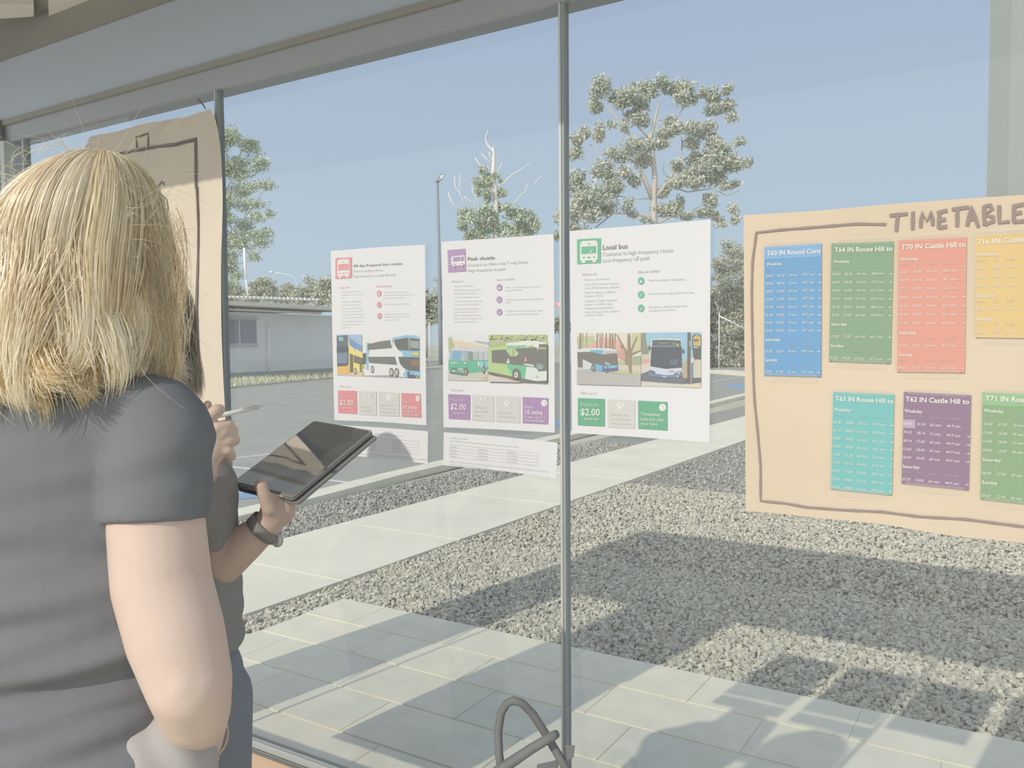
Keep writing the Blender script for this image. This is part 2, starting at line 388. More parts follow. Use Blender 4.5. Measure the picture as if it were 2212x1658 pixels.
# --- three bus service notices
RED, PUR, GRN = (230, 163, 169), (184, 158, 196), (128, 188, 159)
RED2, PUR2, GRN2 = (232, 173, 178), (191, 168, 203), (136, 200, 172)
GY1, GY2, GY3, PAN = (150, 150, 150), (206, 206, 206), (214, 214, 214), (220, 220, 219)
def notice(label, top, bot, tfh, tfl, col, col2, icon, heads, lists, photos, panels):
    root = empty('service_notice', tuple(PP(*top[0], 0))); tag(root, label, 'notice', 'printed bus service notices taped to the glass')
    mb = MB(); sheet(mb, top, bot, M_paper, 12, 16)
    for s, x0, y0, x1, y1, h, c, bo in heads: text(mb, s, *tfh(x0, y0), *tfh(x1, y1), h, ink(c), bo)
    for s, x0, y0, x1, y1, h, c, bo in lists: text(mb, s, *tfh(x0, y0), *tfh(x1, y1), h, ink(c), bo)
    for t in panels['text']: s, x0, y0, x1, y1, h, c, bo = t; text(mb, s, *tfl(x0, y0), *tfl(x1, y1), h, ink(c), bo, 4)
    mb.build('sheet', root)
    mb = MB(); icon(mb, tfh); mb.build('bus_icon', root)
    for x, y, rx, ry, n_ in panels['num']:
        mb = MB(); disc(mb, x, y, rx, ry, col2, 2, tfh); text(mb, n_, *tfh(x-rx*.33, y+ry*.5), *tfh(x+rx*.33, y+ry*.5), .0042, M_paper, .02); mb.build('number_badge', root)
    for q in panels['grey']:
        mb = MB(); pl(mb, q, PAN, 2, tfl); cx, cy = (q[0][0]+q[1][0])/2, q[0][1]
        if panels['gicon'][panels['grey'].index(q)] == 'pin':
            cy += panels['pin'][1]; cx += panels['pin'][0]; r = panels['pin'][2]
            disc(mb, cx+r*.8, cy-r*.1, r*.9, r*1.1, (228, 228, 227), 2.6, tfl); pl(mb, [(cx-r, cy), (cx, cy-r), (cx+r, cy), (cx, cy+r*2)], WHITE, 3, tfl); disc(mb, cx, cy, r, r*1.15, WHITE, 3, tfl); disc(mb, cx, cy, r*.25, r*.3, PAN, 3.6, tfl)
        else:
            disc(mb, cx-panels['pin'][2]*.9, cy+panels['pin'][3], panels['pin'][2]*.42, panels['pin'][2]*.6, (236, 236, 235), 3, tfl)
            disc(mb, cx+panels['pin'][2]*.9, cy+panels['pin'][3], panels['pin'][2]*.55, panels['pin'][2]*.7, (236, 236, 235), 3, tfl)
            disc(mb, cx+panels['pin'][2]*1.25, cy+panels['pin'][3]-8, panels['pin'][2]*.3, panels['pin'][2]*.4, PAN, 3.6, tfl)
        mb.build('grey_panel', root)
    for q in panels['col']:
        mb = MB(); pl(mb, q, col, 2, tfl); mb.build('price_panel', root)
    for x, y, rx, ry in panels['clock']:
        mb = MB(); disc(mb, x, y, rx, ry, WHITE, 3, tfl); pl(mb, [(x-rx*.08, y-ry*.6), (x+rx*.05, y-ry*.6), (x+rx*.08, y), (x+rx*.5, y+ry*.4), (x+rx*.42, y+ry*.5), (x-rx*.05, y+ry*.1)][::-1], (205, 200, 205), 4, tfl); mb.build('clock_icon', root)
    for ph in photos:
        mb = MB()
        for k, (c, pts) in enumerate(ph): c = tuple(int(v+(237-v)*.17) for v in c); pl(mb, pts, c, 1.6+k*.16, tfl if ph is not None else None)
        mb.build('printed_photo', root)
    return root

def wheel(x, y, rx, ry, rim=(222, 222, 218)):
    L = []
    for (a, c) in ((1., (120, 120, 118)), (.62, rim), (.3, (165, 165, 162))):
        L.append((c, [(x+rx*a*math.cos(-t*math.pi/7), y+ry*a*math.sin(-t*math.pi/7)) for t in range(14)]))
    return L
def front_icon(x0, y0, x1, y1, sk, c2):
    def f(mb, tf):
        w, h = x1-x0, y1-y0
        g = lambda u, v: (x0+w*u, y0+h*v+sk*u)
        mb_ = lambda pts, c, k: pl(mb, [g(*p) for p in pts][::1], c, k, tf)
        mb_([(0, 0), (0, 1), (1, 1), (1, 0)], c2, 2)
        mb_([(.16, .12), (.13, .2), (.13, .86), (.2, .88), (.2, .97), (.35, .97), (.36, .88), (.65, .88), (.66, .97), (.8, .97), (.8, .88), (.87, .86), (.87, .2), (.84, .12), (.76, .08), (.24, .08)], WHITE, 3)
        mb_([(.19, .31), (.19, .6), (.81, .6), (.81, .31)], c2, 4)
        mb_([(.44, .19), (.44, .215), (.57, .215), (.57, .19)], c2, 4)
        mb_([(.5, .6), (.55, .6), (.68, .46), (.65, .44)], WHITE, 5)
        mb_([(.43, .73), (.43, .78), (.58, .78), (.58, .73)], c2, 4)
        for u in (.29, .72): disc(mb, *g(u, .755), w*.04, h*.035, c2, 4, tf, 12)
    return f
def side_icon(mb, tf):
    c2 = PUR2
    pl(mb, [(776, 175), (780, 315), (893, 308), (888, 166)], c2, 2, tf)
    pl(mb, [(806, 214), (799, 224), (800, 264), (806, 272), (812, 274), (882, 268), (888, 262), (886, 210), (880, 206)], WHITE, 3, tf)
    for q in ([(812, 220), (812, 246), (858, 243), (858, 217)], [(863, 216), (863, 243), (882, 241), (880, 215)]): pl(mb, q, c2, 4, tf)
    for x, y in ((819, 272), (869, 268)):
        disc(mb, x, y, 11, 12, c2, 4, tf); disc(mb, x, y, 7, 8, WHITE, 5, tf)
    for y in (228, 246, 263): pl(mb, [(781, y), (781, y+3), (794, y+2), (794, y-1)], WHITE, 3, tf)

# notice 1 (red) : header frame = region (720,540) x9.21 ; lower frame = region (715,710) x7.538
h9 = zz(720, 540, 9.21); l7 = zz(715, 710, 7.538)
ph1a = [((168, 196, 226), [(95, 95), (108, 755), (515, 775), (508, 95)]), ((224, 206, 176), [(108, 755), (515, 775), (513, 700), (300, 740)]),
        ((242, 226, 140), [(98, 120), (108, 740), (300, 735), (512, 690), (512, 290), (300, 120), (280, 100)]), ((112, 122, 132), [(97, 118), (100, 290), (280, 285), (278, 100)]),
        ((150, 190, 214), [(132, 130), (134, 200), (205, 196), (203, 130)]), ((104, 110, 118), [(98, 300), (106, 610), (270, 610), (290, 560), (288, 300)]), ((132, 146, 168), [(105, 390), (108, 560), (268, 560), (275, 385)]),
        ((98, 106, 118), [(100, 290), (100, 360), (285, 358), (284, 285)]), ((240, 190, 120), [(106, 612), (110, 730), (300, 728), (298, 600)]), ((128, 158, 214), [(300, 150), (302, 265), (510, 380), (508, 282)]),
        ((120, 122, 112), [(308, 400), (312, 712), (362, 705), (360, 420)]), ((122, 124, 112), [(372, 425), (374, 545), (512, 585), (512, 475)]), ((128, 128, 118), [(470, 480), (472, 700), (500, 690), (500, 490)])] + wheel(398, 690, 20, 55)
ph1b = [((236, 237, 238), [(512, 95), (518, 770), (1455, 806), (1446, 92)]), ((178, 178, 174), [(518, 680), (518, 770), (1455, 806), (1200, 740), (700, 690)]), ((130, 132, 130), [(640, 690), (700, 730), (950, 780), (1200, 796), (1100, 740)]),
        ((206, 190, 140), [(518, 420), (518, 650), (575, 660), (575, 420)]), ((112, 114, 108), [(518, 395), (518, 575), (575, 575), (575, 395)]),
        ((235, 237, 240), [(580, 225), (575, 690), (940, 750), (1250, 795), (1450, 800), (1445, 110), (1240, 105), (1000, 150)]),
        ((150, 202, 232), [(1000, 150), (1010, 300), (1090, 460), (1010, 610), (1100, 640), (1120, 770), (1250, 795), (1452, 800), (1446, 150), (1400, 110), (1240, 100)]),
        ((150, 202, 232), [(580, 225), (575, 660), (630, 678), (665, 590), (600, 455), (705, 450), (680, 350), (600, 345), (640, 215)]),
        ((128, 129, 128), [(598, 250), (598, 345), (1002, 312), (970, 180), (800, 205)]), ((128, 129, 128), [(600, 455), (622, 555), (1085, 588), (1048, 452)]),
        ((112, 116, 118), [(1035, 180), (1050, 260), (1100, 340), (1270, 352), (1446, 355), (1446, 165), (1240, 145)]), ((150, 158, 164), [(1262, 150), (1275, 345), (1300, 345), (1300, 155)]), ((164, 172, 176), [(1300, 190), (1310, 310), (1445, 320), (1445, 200)]),
        ((112, 114, 114), [(1105, 455), (1130, 560), (1185, 630), (1270, 672), (1448, 690), (1446, 462)]), ((146, 126, 108), [(1310, 500), (1315, 600), (1446, 610), (1446, 500)]),
        ((196, 192, 150), [(1305, 378), (1310, 430), (1445, 438), (1445, 385)]), ((222, 216, 130), [(1345, 388), (1345, 425), (1440, 430), (1440, 392)]),
        ((104, 110, 136), [(1252, 690), (1256, 795), (1452, 800), (1440, 765), (1350, 750), (1320, 705)]), ((234, 236, 238), [(1290, 712), (1300, 735), (1335, 742), (1325, 718)]), ((226, 214, 96), [(1395, 775), (1395, 795), (1435, 798), (1435, 778)])] \
       + wheel(678, 660, 26, 62) + wheel(990, 705, 36, 72) + wheel(1078, 710, 36, 75)
P1h = [('All day frequent bus routes', 412, 340, 1378, 290, .0062, GY1, .0), ('Turn up and go service', 415, 440, 1005, 415, .0054, GY2, .0), ('High frequency on and off peak', 415, 545, 1255, 508, .0054, GY2, .0),
       ('What is it?', 125, 765, 322, 752, .0040, (232, 190, 194), .01), ('How it works?', 880, 738, 1165, 728, .0040, (232, 178, 184), .01)]
P1l = []
for i, (s, w) in enumerate([('Frequent, fixed route bus', 565), ('service that run on and off', 605), ('peak.', 245), ('Fewer stops (every 800m)', 578), ('means a faster journey.', 530), ('Services not over a longer', 578), ('distance and connects the', 590), ('Metro directly to locations such', 632), ('as the city and Parramatta.', 595), ('Includes limited stops routes,', 640), ('express services, T-way', 550), ('routes etc.', 335)]):
    y = [838, 898, 965, 1035, 1098, 1168, 1228, 1290, 1350, 1425, 1490, 1552][i]; P1l.append((s, 170, y, w, y-8, .0032, (219, 219, 219), 0))
for s, x, y, w in [('Arrive at T-way station or', 1022, 850, 1500), ('bus stop and wait a maximum of', 1022, 905, 1620), ('10 minutes for service.', 1022, 965, 1440), ('Travel to desired destination.', 1030, 1088, 1560), ('Alight and connecting onto', 1030, 1285, 1525), ('another service or continue', 1030, 1340, 1532), ('journey on foot.', 1030, 1402, 1305)]:
    P1l.append((s, x, y, w, y-14, .0032, (216, 216, 216), 0))
LW = (240, 232, 233)
notice('printed white notice with red bus icon and red price panels', [(714.5, 542), (818, 534), (917.5, 528)], [(722, 907), (818, 911), (921.5, 918)], h9, l7, RED, RED2, front_icon(50, 160, 380, 572, -18, RED2), P1h, P1l, [ph1a, ph1b],
  dict(text=[('Why use it?', 145, 945, 325, 950, .0042, (228, 184, 188), 0), ('Price from', 148, 1105, 350, 1113, .0060, LW, .0), ('$2.00', 150, 1232, 370, 1240, .0118, LW, .02), ('pay with Opal', 190, 1295, 355, 1300, .0036, LW, .02),
     ('Turn up &', 482, 1280, 650, 1285, .0052, (230, 230, 229), 0), ('go anytime', 484, 1340, 680, 1347, .0052, (230, 230, 229), 0), ('Direct route', 805, 1255, 1005, 1258, .0046, (230, 230, 229), 0), ('to key centres', 805, 1308, 1040, 1312, .0046, (230, 230, 229), 0), ('around Sydney', 808, 1368, 1055, 1374, .0046, (230, 230, 229), 0),
     ('Every', 1182, 1205, 1300, 1210, .0062, LW, .01), ('10 mins', 1182, 1300, 1410, 1310, .0088, LW, .025), ('in peak. Up to', 1184, 1355, 1398, 1362, .0052, LW, .015), ('15 mins off peak', 1186, 1408, 1440, 1417, .0052, LW, .015)],
   num=[(924, 863, 45, 60, '1'), (924, 1088, 45, 60, '2'), (928, 1310, 45, 60, '3')],
   grey=[[(450, 1015), (735, 1025), (738, 1410), (458, 1395)], [(772, 1027), (1108, 1042), (1112, 1425), (776, 1410)]], gicon=['sun', 'pin'], pin=(-10, 80, 42, 95),
   col=[[(115, 1000), (415, 1012), (425, 1385), (122, 1368)], [(1145, 1042), (1465, 1057), (1478, 1445), (1153, 1427)]], clock=[(1422, 1132, 36, 50)]))

# notice 2 (purple): header frame = region (700,480) x2.909 ; lower = (955,710) x7.536
h2 = zz(700, 480, 2.909); l2 = zz(955, 710, 7.536)
tr_g = []
for i in range(60): 
    x = random.uniform(785, 1700); y = random.uniform(98, 170); r = random.uniform(12, 30)
    tr_g.append((random.choice([(206, 214, 160), (168, 180, 140), (190, 200, 150), (214, 222, 180)]), [(x-r, y), (x, y+r*.7), (x+r, y), (x, y-r*.0-6)]))
ph2a = [((232, 234, 236), [(102, 100), (102, 838), (768, 850), (772, 98)]), ((206, 202, 204), [(130, 100), (130, 190), (330, 200), (330, 100)]), ((154, 182, 222), [(322, 100), (325, 200), (358, 202), (358, 100)]),
        ((228, 214, 190), [(160, 185), (200, 290), (770, 330), (770, 290), (500, 235), (330, 195)]), ((172, 190, 214), [(500, 205), (600, 235), (770, 265), (770, 220), (600, 198)]), ((184, 194, 150), [(105, 130), (110, 400), (170, 330), (210, 290), (160, 175)]),
        ((204, 206, 202), [(103, 690), (103, 838), (768, 850), (770, 660)]), ((196, 198, 152), [(370, 838), (768, 850), (770, 765), (600, 790)]),
        ((206, 214, 222), [(150, 330), (140, 350), (772, 380), (772, 325), (560, 298), (210, 300)]), ((164, 196, 214), [(140, 350), (112, 510), (340, 515), (360, 362)]), ((132, 178, 208), [(180, 360), (165, 500), (300, 505), (320, 360)]),
        ((110, 190, 162), [(112, 505), (108, 650), (130, 700), (360, 735), (640, 700), (772, 660), (772, 510), (360, 515)]), ((166, 184, 190), [(362, 362), (362, 520), (430, 520), (440, 370)]), ((140, 152, 150), [(440, 372), (440, 512), (500, 512), (500, 378)]),
        ((178, 192, 194), [(508, 378), (510, 510), (600, 510), (598, 380)]), ((190, 202, 206), [(606, 382), (608, 510), (680, 510), (680, 384)]), ((196, 208, 212), [(690, 384), (690, 510), (770, 510), (770, 386)]),
        ((110, 128, 124), [(155, 632), (160, 660), (255, 665), (255, 638)]), ((222, 206, 200), [(262, 640), (268, 662), (340, 668), (345, 642)]), ((124, 134, 130), [(130, 685), (140, 725), (370, 760), (360, 725)]), ((226, 230, 228), [(170, 672), (172, 690), (228, 696), (228, 678)]),
        ((150, 205, 226), [(620, 530), (630, 620), (660, 665), (690, 600), (690, 530)]), ((150, 205, 226), [(715, 530), (715, 610), (740, 640), (768, 600), (766, 530)]), ((216, 224, 190), [(590, 530), (590, 600), (610, 620), (625, 590), (620, 530)]), ((232, 214, 190), [(362, 545), (368, 575), (405, 570), (408, 540)]),
        ((214, 232, 224), [(146, 540), (146, 560), (270, 562), (270, 545)])] + wheel(398, 695, 34, 68, (170, 160, 150)) + wheel(688, 665, 26, 58, (190, 180, 176))
ph2b = [((190, 198, 158), [(776, 98), (780, 855), (1728, 876), (1718, 95)])] + tr_g + [((216, 214, 214), [(778, 740), (780, 855), (1300, 866), (1100, 800)]), ((224, 170, 160), [(778, 732), (778, 745), (1200, 850), (1290, 865), (1300, 855)]), ((122, 124, 120), [(778, 690), (778, 722), (1180, 820), (1300, 855), (1728, 876), (1728, 840), (1300, 800)]),
        ((188, 214, 152), [(778, 300), (778, 692), (1180, 775), (1560, 848), (1728, 838), (1726, 250), (1500, 230), (1090, 268)]), ((120, 200, 162), [(1060, 560), (1180, 775), (1440, 825), (1450, 620)]), ((226, 234, 232), [(1400, 620), (1380, 810), (1560, 848), (1728, 838), (1726, 640), (1560, 600)]),
        ((234, 236, 236), [(1075, 235), (1068, 268), (1350, 275), (1560, 300), (1600, 350), (1595, 250), (1720, 245), (1720, 225), (1560, 195), (1400, 190)]), ((136, 206, 184), [(1090, 275), (1085, 320), (1380, 300), (1390, 262)]),
        ((126, 127, 124), [(835, 350), (838, 545), (1350, 595), (1560, 635), (1600, 690), (1725, 680), (1722, 250), (1600, 250), (1590, 355), (1555, 300)]), ((150, 150, 148), [(1040, 345), (1044, 560), (1052, 560), (1050, 345)]), ((150, 150, 148), [(1185, 335), (1188, 575), (1196, 575), (1194, 335)]), ((150, 150, 148), [(1352, 320), (1352, 592), (1360, 592), (1360, 320)]), ((150, 150, 148), [(930, 350), (932, 548), (938, 548), (938, 350)]),
        ((224, 226, 226), [(1100, 358), (1105, 395), (1118, 395), (1124, 358)]), ((214, 216, 216), [(1100, 485), (1075, 560), (1140, 560), (1122, 485)]), ((222, 170, 165), [(1385, 460), (1368, 535), (1418, 520), (1395, 460)]), ((220, 222, 220), [(1360, 560), (1365, 585), (1480, 610), (1545, 625), (1500, 575)]), ((150, 168, 172), [(1565, 570), (1570, 660), (1660, 665), (1690, 610), (1620, 560)]), ((206, 200, 150), [(1605, 300), (1608, 325), (1720, 330), (1720, 305)]),
        ((190, 210, 130), [(1225, 282), (1225, 308), (1275, 305), (1275, 280)]), ((190, 222, 170), [(1438, 262), (1440, 288), (1508, 286), (1505, 260)]), ((228, 180, 172), [(1565, 755), (1570, 790), (1590, 790), (1590, 755)]),
        ((128, 130, 126), [(1180, 790), (1180, 690), (1205, 650), (1250, 638), (1295, 670), (1306, 740), (1306, 810)])] + wheel(1242, 745, 50, 78)
P2h = [('Peak shuttle', 904, 240, 1073, 232, .0074, GY1, .004), ('Connects to Metro and T-way buses', 903, 278, 1278, 256, .0062, GY2, 0), ('High frequency in peak', 905, 312, 1142, 300, .0062, GY2, 0), ('What is it?', 801, 378, 873, 375, .0044, (206, 204, 208), .005), ('How it works?', 1087, 367, 1195, 361, .0044, (206, 200, 208), .005)]
P2l = []
for i, (s, w) in enumerate([('Runs on a fixed route.', 942), ('Every 10 minutes during AM/', 985), ('PM peak hours, every 15', 962), ('minutes before/after peak.', 975), ('Only runs in peak hours to get', 995), ('you to and from the station.', 982), ('Connects to high frequency', 984), ('long distance routes: the', 962), ('Metro, high frequency long', 984), ('distance buses (T-ways), train', 998), ('stations and ferry stops.', 965)]):
    y = [404, 430, 451, 474, 499, 519, 548, 567, 588, 608, 629][i]; P2l.append((s, 817, y, w, y-3, .0034, (215, 215, 215), 0))
for s, x, y, w in [('Turn up to bust stop, no need to', 1140, 412, 1360), ('check timetable.', 1140, 432, 1250), ('Arrive at key station (T-way, Metro,', 1140, 490, 1378), ('train).', 1140, 509, 1178), ('Transfer onto long distance rapid', 1142, 562, 1370), ('route and continue on journey.', 1142, 583, 1350)]:
    P2l.append((s, x, y, w, y-6, .0034, (212, 212, 212), 0))
LP = (238, 230, 240)
notice('printed white notice with purple bus icon and purple price panels', [(953, 522), (1075, 514), (1196, 505)], [(959, 922), (1078, 927), (1198.5, 934)], h2, l2, PUR, PUR2, side_icon, P2h, P2l, [ph2a, ph2b],
  dict(text=[('Why use it?', 148, 1005, 358, 1010, .0048, (208, 206, 208), 0), ('Price from', 148, 1172, 383, 1182, .0066, LP, .0), ('$2.00', 150, 1305, 405, 1315, .0126, LP, .02), ('pay with Opal', 195, 1380, 383, 1386, .0038, LP, .02), ('shuttle', 970, 690, 1130, 705, .009, (214, 232, 190), .03),
     ('Turn up &', 535, 1288, 742, 1290, .0056, (231, 231, 230), 0), ('go in peak', 535, 1352, 760, 1358, .0056, (231, 231, 230), 0), ('times', 537, 1420, 655, 1425, .0056, (231, 231, 230), 0), ('Direct route', 925, 1372, 1150, 1380, .0052, (231, 231, 230), 0), ('to key stations', 928, 1438, 1205, 1446, .0052, (231, 231, 230), 0),
     ('Every', 1365, 1290, 1508, 1297, .0070, LP, .01), ('10 mins', 1365, 1390, 1650, 1398, .0098, LP, .025), ('in peak. Up to 15', 1365, 1450, 1690, 1462, .0056, LP, .015), ('mins early/later.', 1366, 1505, 1685, 1518, .0056, LP, .015)],
   num=[(1103, 409, 18, 21, '1'), (1103, 486, 18, 21, '2'), (1104, 564, 18, 21, '3')],
   grey=[[(500, 1075), (850, 1090), (848, 1505), (497, 1488)], [(890, 1092), (1278, 1108), (1277, 1530), (884, 1512)]], gicon=['sun', 'pin'], pin=(-25, 120, 42, 70),
   col=[[(108, 1060), (465, 1077), (463, 1480), (120, 1462)], [(1322, 1108), (1735, 1127), (1735, 1553), (1323, 1532)]], clock=[(1670, 1207, 50, 55)]))

# notice 3 (green): header frame = (1220,450) x3.1275 ; lower photos = (1235,700) x7.373 -> convert to header frame
h3 = zz(1220, 450, 3.1275)
def cv(L):  # photo frame -> header frame
    return [(c, [((1235+x/7.373-1220)*3.1275, (700+y/7.373-450)*3.1275) for x, y in p]) for c, p in L]
br = []
for x, t in ((130, 25), (175, 12), (235, 12), (405, 16), (450, 10), (490, 12), (545, 14), (610, 16), (650, 12), (690, 14)):
    br.append(((164, 146, 130), [(x, 142), (x+random.uniform(-25, 25), 400), (x+t+random.uniform(-20, 20), 400), (x+t, 142)]))
ph3a = cv([((230, 226, 216), [(85, 142), (88, 955), (1105, 985), (1115, 135)]), ((196, 204, 170), [(85, 200), (85, 400), (370, 330), (360, 190)]), ((226, 186, 176), [(220, 380), (860, 560), (860, 430), (740, 250), (480, 210), (340, 290)]), ((214, 168, 160), [(740, 540), (860, 580), (860, 390), (760, 420)])] + br +
    [((206, 204, 170), [(960, 150), (960, 480), (1110, 420), (1110, 140)]), ((166, 180, 156), [(955, 520), (955, 650), (1110, 660), (1110, 500)]), ((190, 200, 160), [(740, 580), (745, 640), (860, 640), (850, 570)]), ((214, 208, 194), [(750, 640), (750, 740), (1110, 755), (1110, 655)]),
     ((196, 200, 158), [(600, 760), (800, 790), (1110, 808), (1110, 755), (750, 735)]), ((190, 190, 190), [(88, 740), (88, 955), (1105, 985), (1108, 808), (800, 792), (600, 765)]), ((168, 168, 170), [(88, 745), (500, 790), (500, 770), (88, 735)]),
     ((160, 144, 124), [(850, 400), (870, 640), (905, 640), (925, 770), (970, 775), (950, 480), (1060, 200), (1040, 200), (940, 420), (930, 150), (900, 150), (895, 440), (780, 330), (775, 360)]), ((160, 144, 124), [(860, 440), (720, 170), (735, 165), (880, 420)]), ((160, 144, 124), [(930, 470), (1105, 410), (1105, 420), (935, 500)]),
     ((222, 226, 232), [(92, 405), (92, 445), (300, 440), (500, 480), (735, 470), (730, 405), (600, 380), (200, 375)]), ((120, 190, 224), [(300, 412), (300, 440), (500, 480), (520, 410)]), ((128, 126, 122), [(95, 445), (105, 690), (180, 690), (182, 555), (340, 620), (500, 655), (735, 640), (725, 480), (500, 480), (300, 442)]),
     ((216, 222, 230), [(182, 555), (182, 690), (105, 690), (108, 710), (300, 725), (335, 625)]), ((120, 190, 224), [(335, 625), (295, 722), (500, 745), (740, 735), (740, 645), (500, 655), (380, 630)]), ((110, 120, 164), [(498, 655), (498, 742), (740, 738), (740, 690), (600, 700), (560, 665)]), ((196, 190, 196), [(528, 432), (530, 472), (720, 468), (718, 430)]), ((224, 224, 226), [(528, 672), (535, 700), (560, 705), (555, 678)]), ((190, 186, 176), [(540, 600), (540, 640), (640, 650), (600, 610)]), ((224, 220, 150), [(655, 672), (655, 686), (700, 686), (700, 672)])] + wheel(355, 690, 32, 60, (160, 158, 154)) + [((128, 128, 126), [(540, 742), (555, 768), (585, 768), (600, 742)])])
ph3b = cv([((160, 204, 228), [(1115, 135), (1110, 985), (2062, 1015), (2062, 128)]), ((150, 154, 136), [(1115, 140), (1115, 480), (1210, 490), (1280, 300), (1360, 220), (1360, 138)]), ((208, 204, 190), [(1115, 480), (1115, 560), (1260, 560), (1260, 480)]), ((226, 170, 168), [(1112, 570), (1112, 632), (1240, 625), (1238, 555)]),
     ((218, 214, 206), [(1112, 630), (1112, 800), (1260, 750), (1260, 620)]), ((122, 126, 134), [(1112, 790), (1110, 910), (1780, 950), (1780, 760), (1240, 740)]), ((216, 214, 206), [(1110, 905), (1110, 985), (1760, 1003), (1770, 960)]), ((226, 214, 190), [(1770, 960), (1765, 1005), (2062, 1015), (2060, 930)]),
     ((190, 176, 158), [(1760, 640), (1770, 850), (1850, 850), (1850, 540)]), ((214, 206, 190), [(1940, 560), (1950, 930), (2062, 930), (2062, 560)]), ((116, 120, 122), [(1770, 860), (1770, 945), (2062, 930), (2062, 850)]), ((110, 112, 108), [(1930, 380), (1940, 560), (2060, 560), (2060, 350), (2000, 380)]),
     ((234, 236, 238), [(1275, 240), (1245, 600), (1250, 690), (1240, 800), (1310, 830), (1700, 840), (1755, 800), (1760, 500), (1750, 240), (1500, 228)]), ((108, 116, 124), [(1290, 250), (1282, 350), (1745, 350), (1742, 258), (1500, 245)]), ((98, 104, 114), [(1275, 355), (1255, 670), (1500, 710), (1700, 700), (1758, 690), (1755, 355)]),
     ((112, 124, 140), [(1580, 550), (1560, 640), (1680, 650), (1700, 560)]), ((208, 220, 240), [(1255, 680), (1250, 730), (1350, 790), (1500, 800), (1640, 780), (1750, 730), (1755, 690), (1500, 712)]), ((122, 144, 186), [(1243, 770), (1248, 825), (1400, 845), (1640, 850), (1750, 830), (1755, 790), (1500, 812)]),
     ((118, 124, 134), [(1245, 725), (1250, 770), (1350, 790), (1320, 740)]), ((118, 124, 134), [(1620, 795), (1745, 790), (1750, 750), (1690, 755)]), ((240, 236, 216), [(1700, 760), (1695, 790), (1722, 790), (1722, 760)]), ((206, 160, 110), [(1550, 738), (1552, 760), (1635, 760), (1635, 740)]), ((214, 218, 226), [(1450, 828), (1450, 845), (1520, 848), (1520, 830)]), ((236, 214, 140), [(1680, 815), (1680, 845), (1705, 845), (1705, 815)]), ((236, 214, 140), [(1682, 310), (1682, 340), (1708, 340), (1708, 310)]),
     ((122, 114, 106), [(1850, 130), (1845, 860), (1870, 945), (1885, 945), (1895, 130)]), ((206, 202, 196), [(1880, 260), (1880, 460), (1893, 460), (1893, 260)]), ((150, 154, 164), [(1890, 540), (1890, 945), (1925, 945), (1925, 540)]), ((214, 220, 228), [(1905, 530), (1908, 620), (1955, 615), (1955, 530)]), ((104, 118, 134), [(1925, 200), (1925, 400), (1935, 400), (1938, 205), (1990, 160), (2062, 195), (2062, 180), (1990, 148), (1950, 165)]),
     ((210, 182, 128), [(1940, 210), (1945, 345), (2062, 345), (2062, 205), (1995, 158)]), ((128, 124, 112), [(1950, 235), (1955, 275), (2025, 275), (2025, 240)]), ((112, 114, 112), [(1765, 400), (1768, 455), (1795, 455), (1795, 400)]), ((112, 114, 112), [(1240, 350), (1240, 410), (1262, 400), (1262, 345)])])
P3h = [('Local bus', 262, 280, 427, 270, .0094, GY1, .006), ('Connects to high frequency routes', 262, 323, 736, 294, .0076, GY2, 0), ('Low frequency off peak', 262, 365, 577, 346, .0076, GY2, 0), ('What is it?', 119, 455, 218, 450, .0052, (206, 208, 206), .004), ('How it works?', 497, 438, 641, 430, .0052, (192, 204, 198), .004)]
P3l = []
for i, (s, w) in enumerate([('Runs on a fixed route.', 310), ('Every 10-15 minutes in peaks,', 370), ('every 30-60 minutes off peak.', 377), ('Shorter distances (400m)', 343), ('between stops.', 261), ('Connects to high frequency', 358), ('routes: the Metro, high', 320), ('frequency long distance', 332), ('buses (T-ways), train stations', 372), ('and ferry stops.', 264)]):
    y = [487, 518, 543, 575, 598, 631, 655, 680, 705, 727][i]; P3l.append((s, 138, y, w, y-7, .0040, (213, 213, 213), 0))
for s, x, y, w in [('Plan trip (check timetable).', 568, 492, 820), ('Arrive at bus stop in time for bus.', 568, 582, 876), ('Get bus to desired stop and', 567, 672, 823), ('continue on journey.', 568, 696, 752)]:
    P3l.append((s, x, y, w, y-9, .0040, (212, 212, 212), 0))
LG = (230, 240, 234)
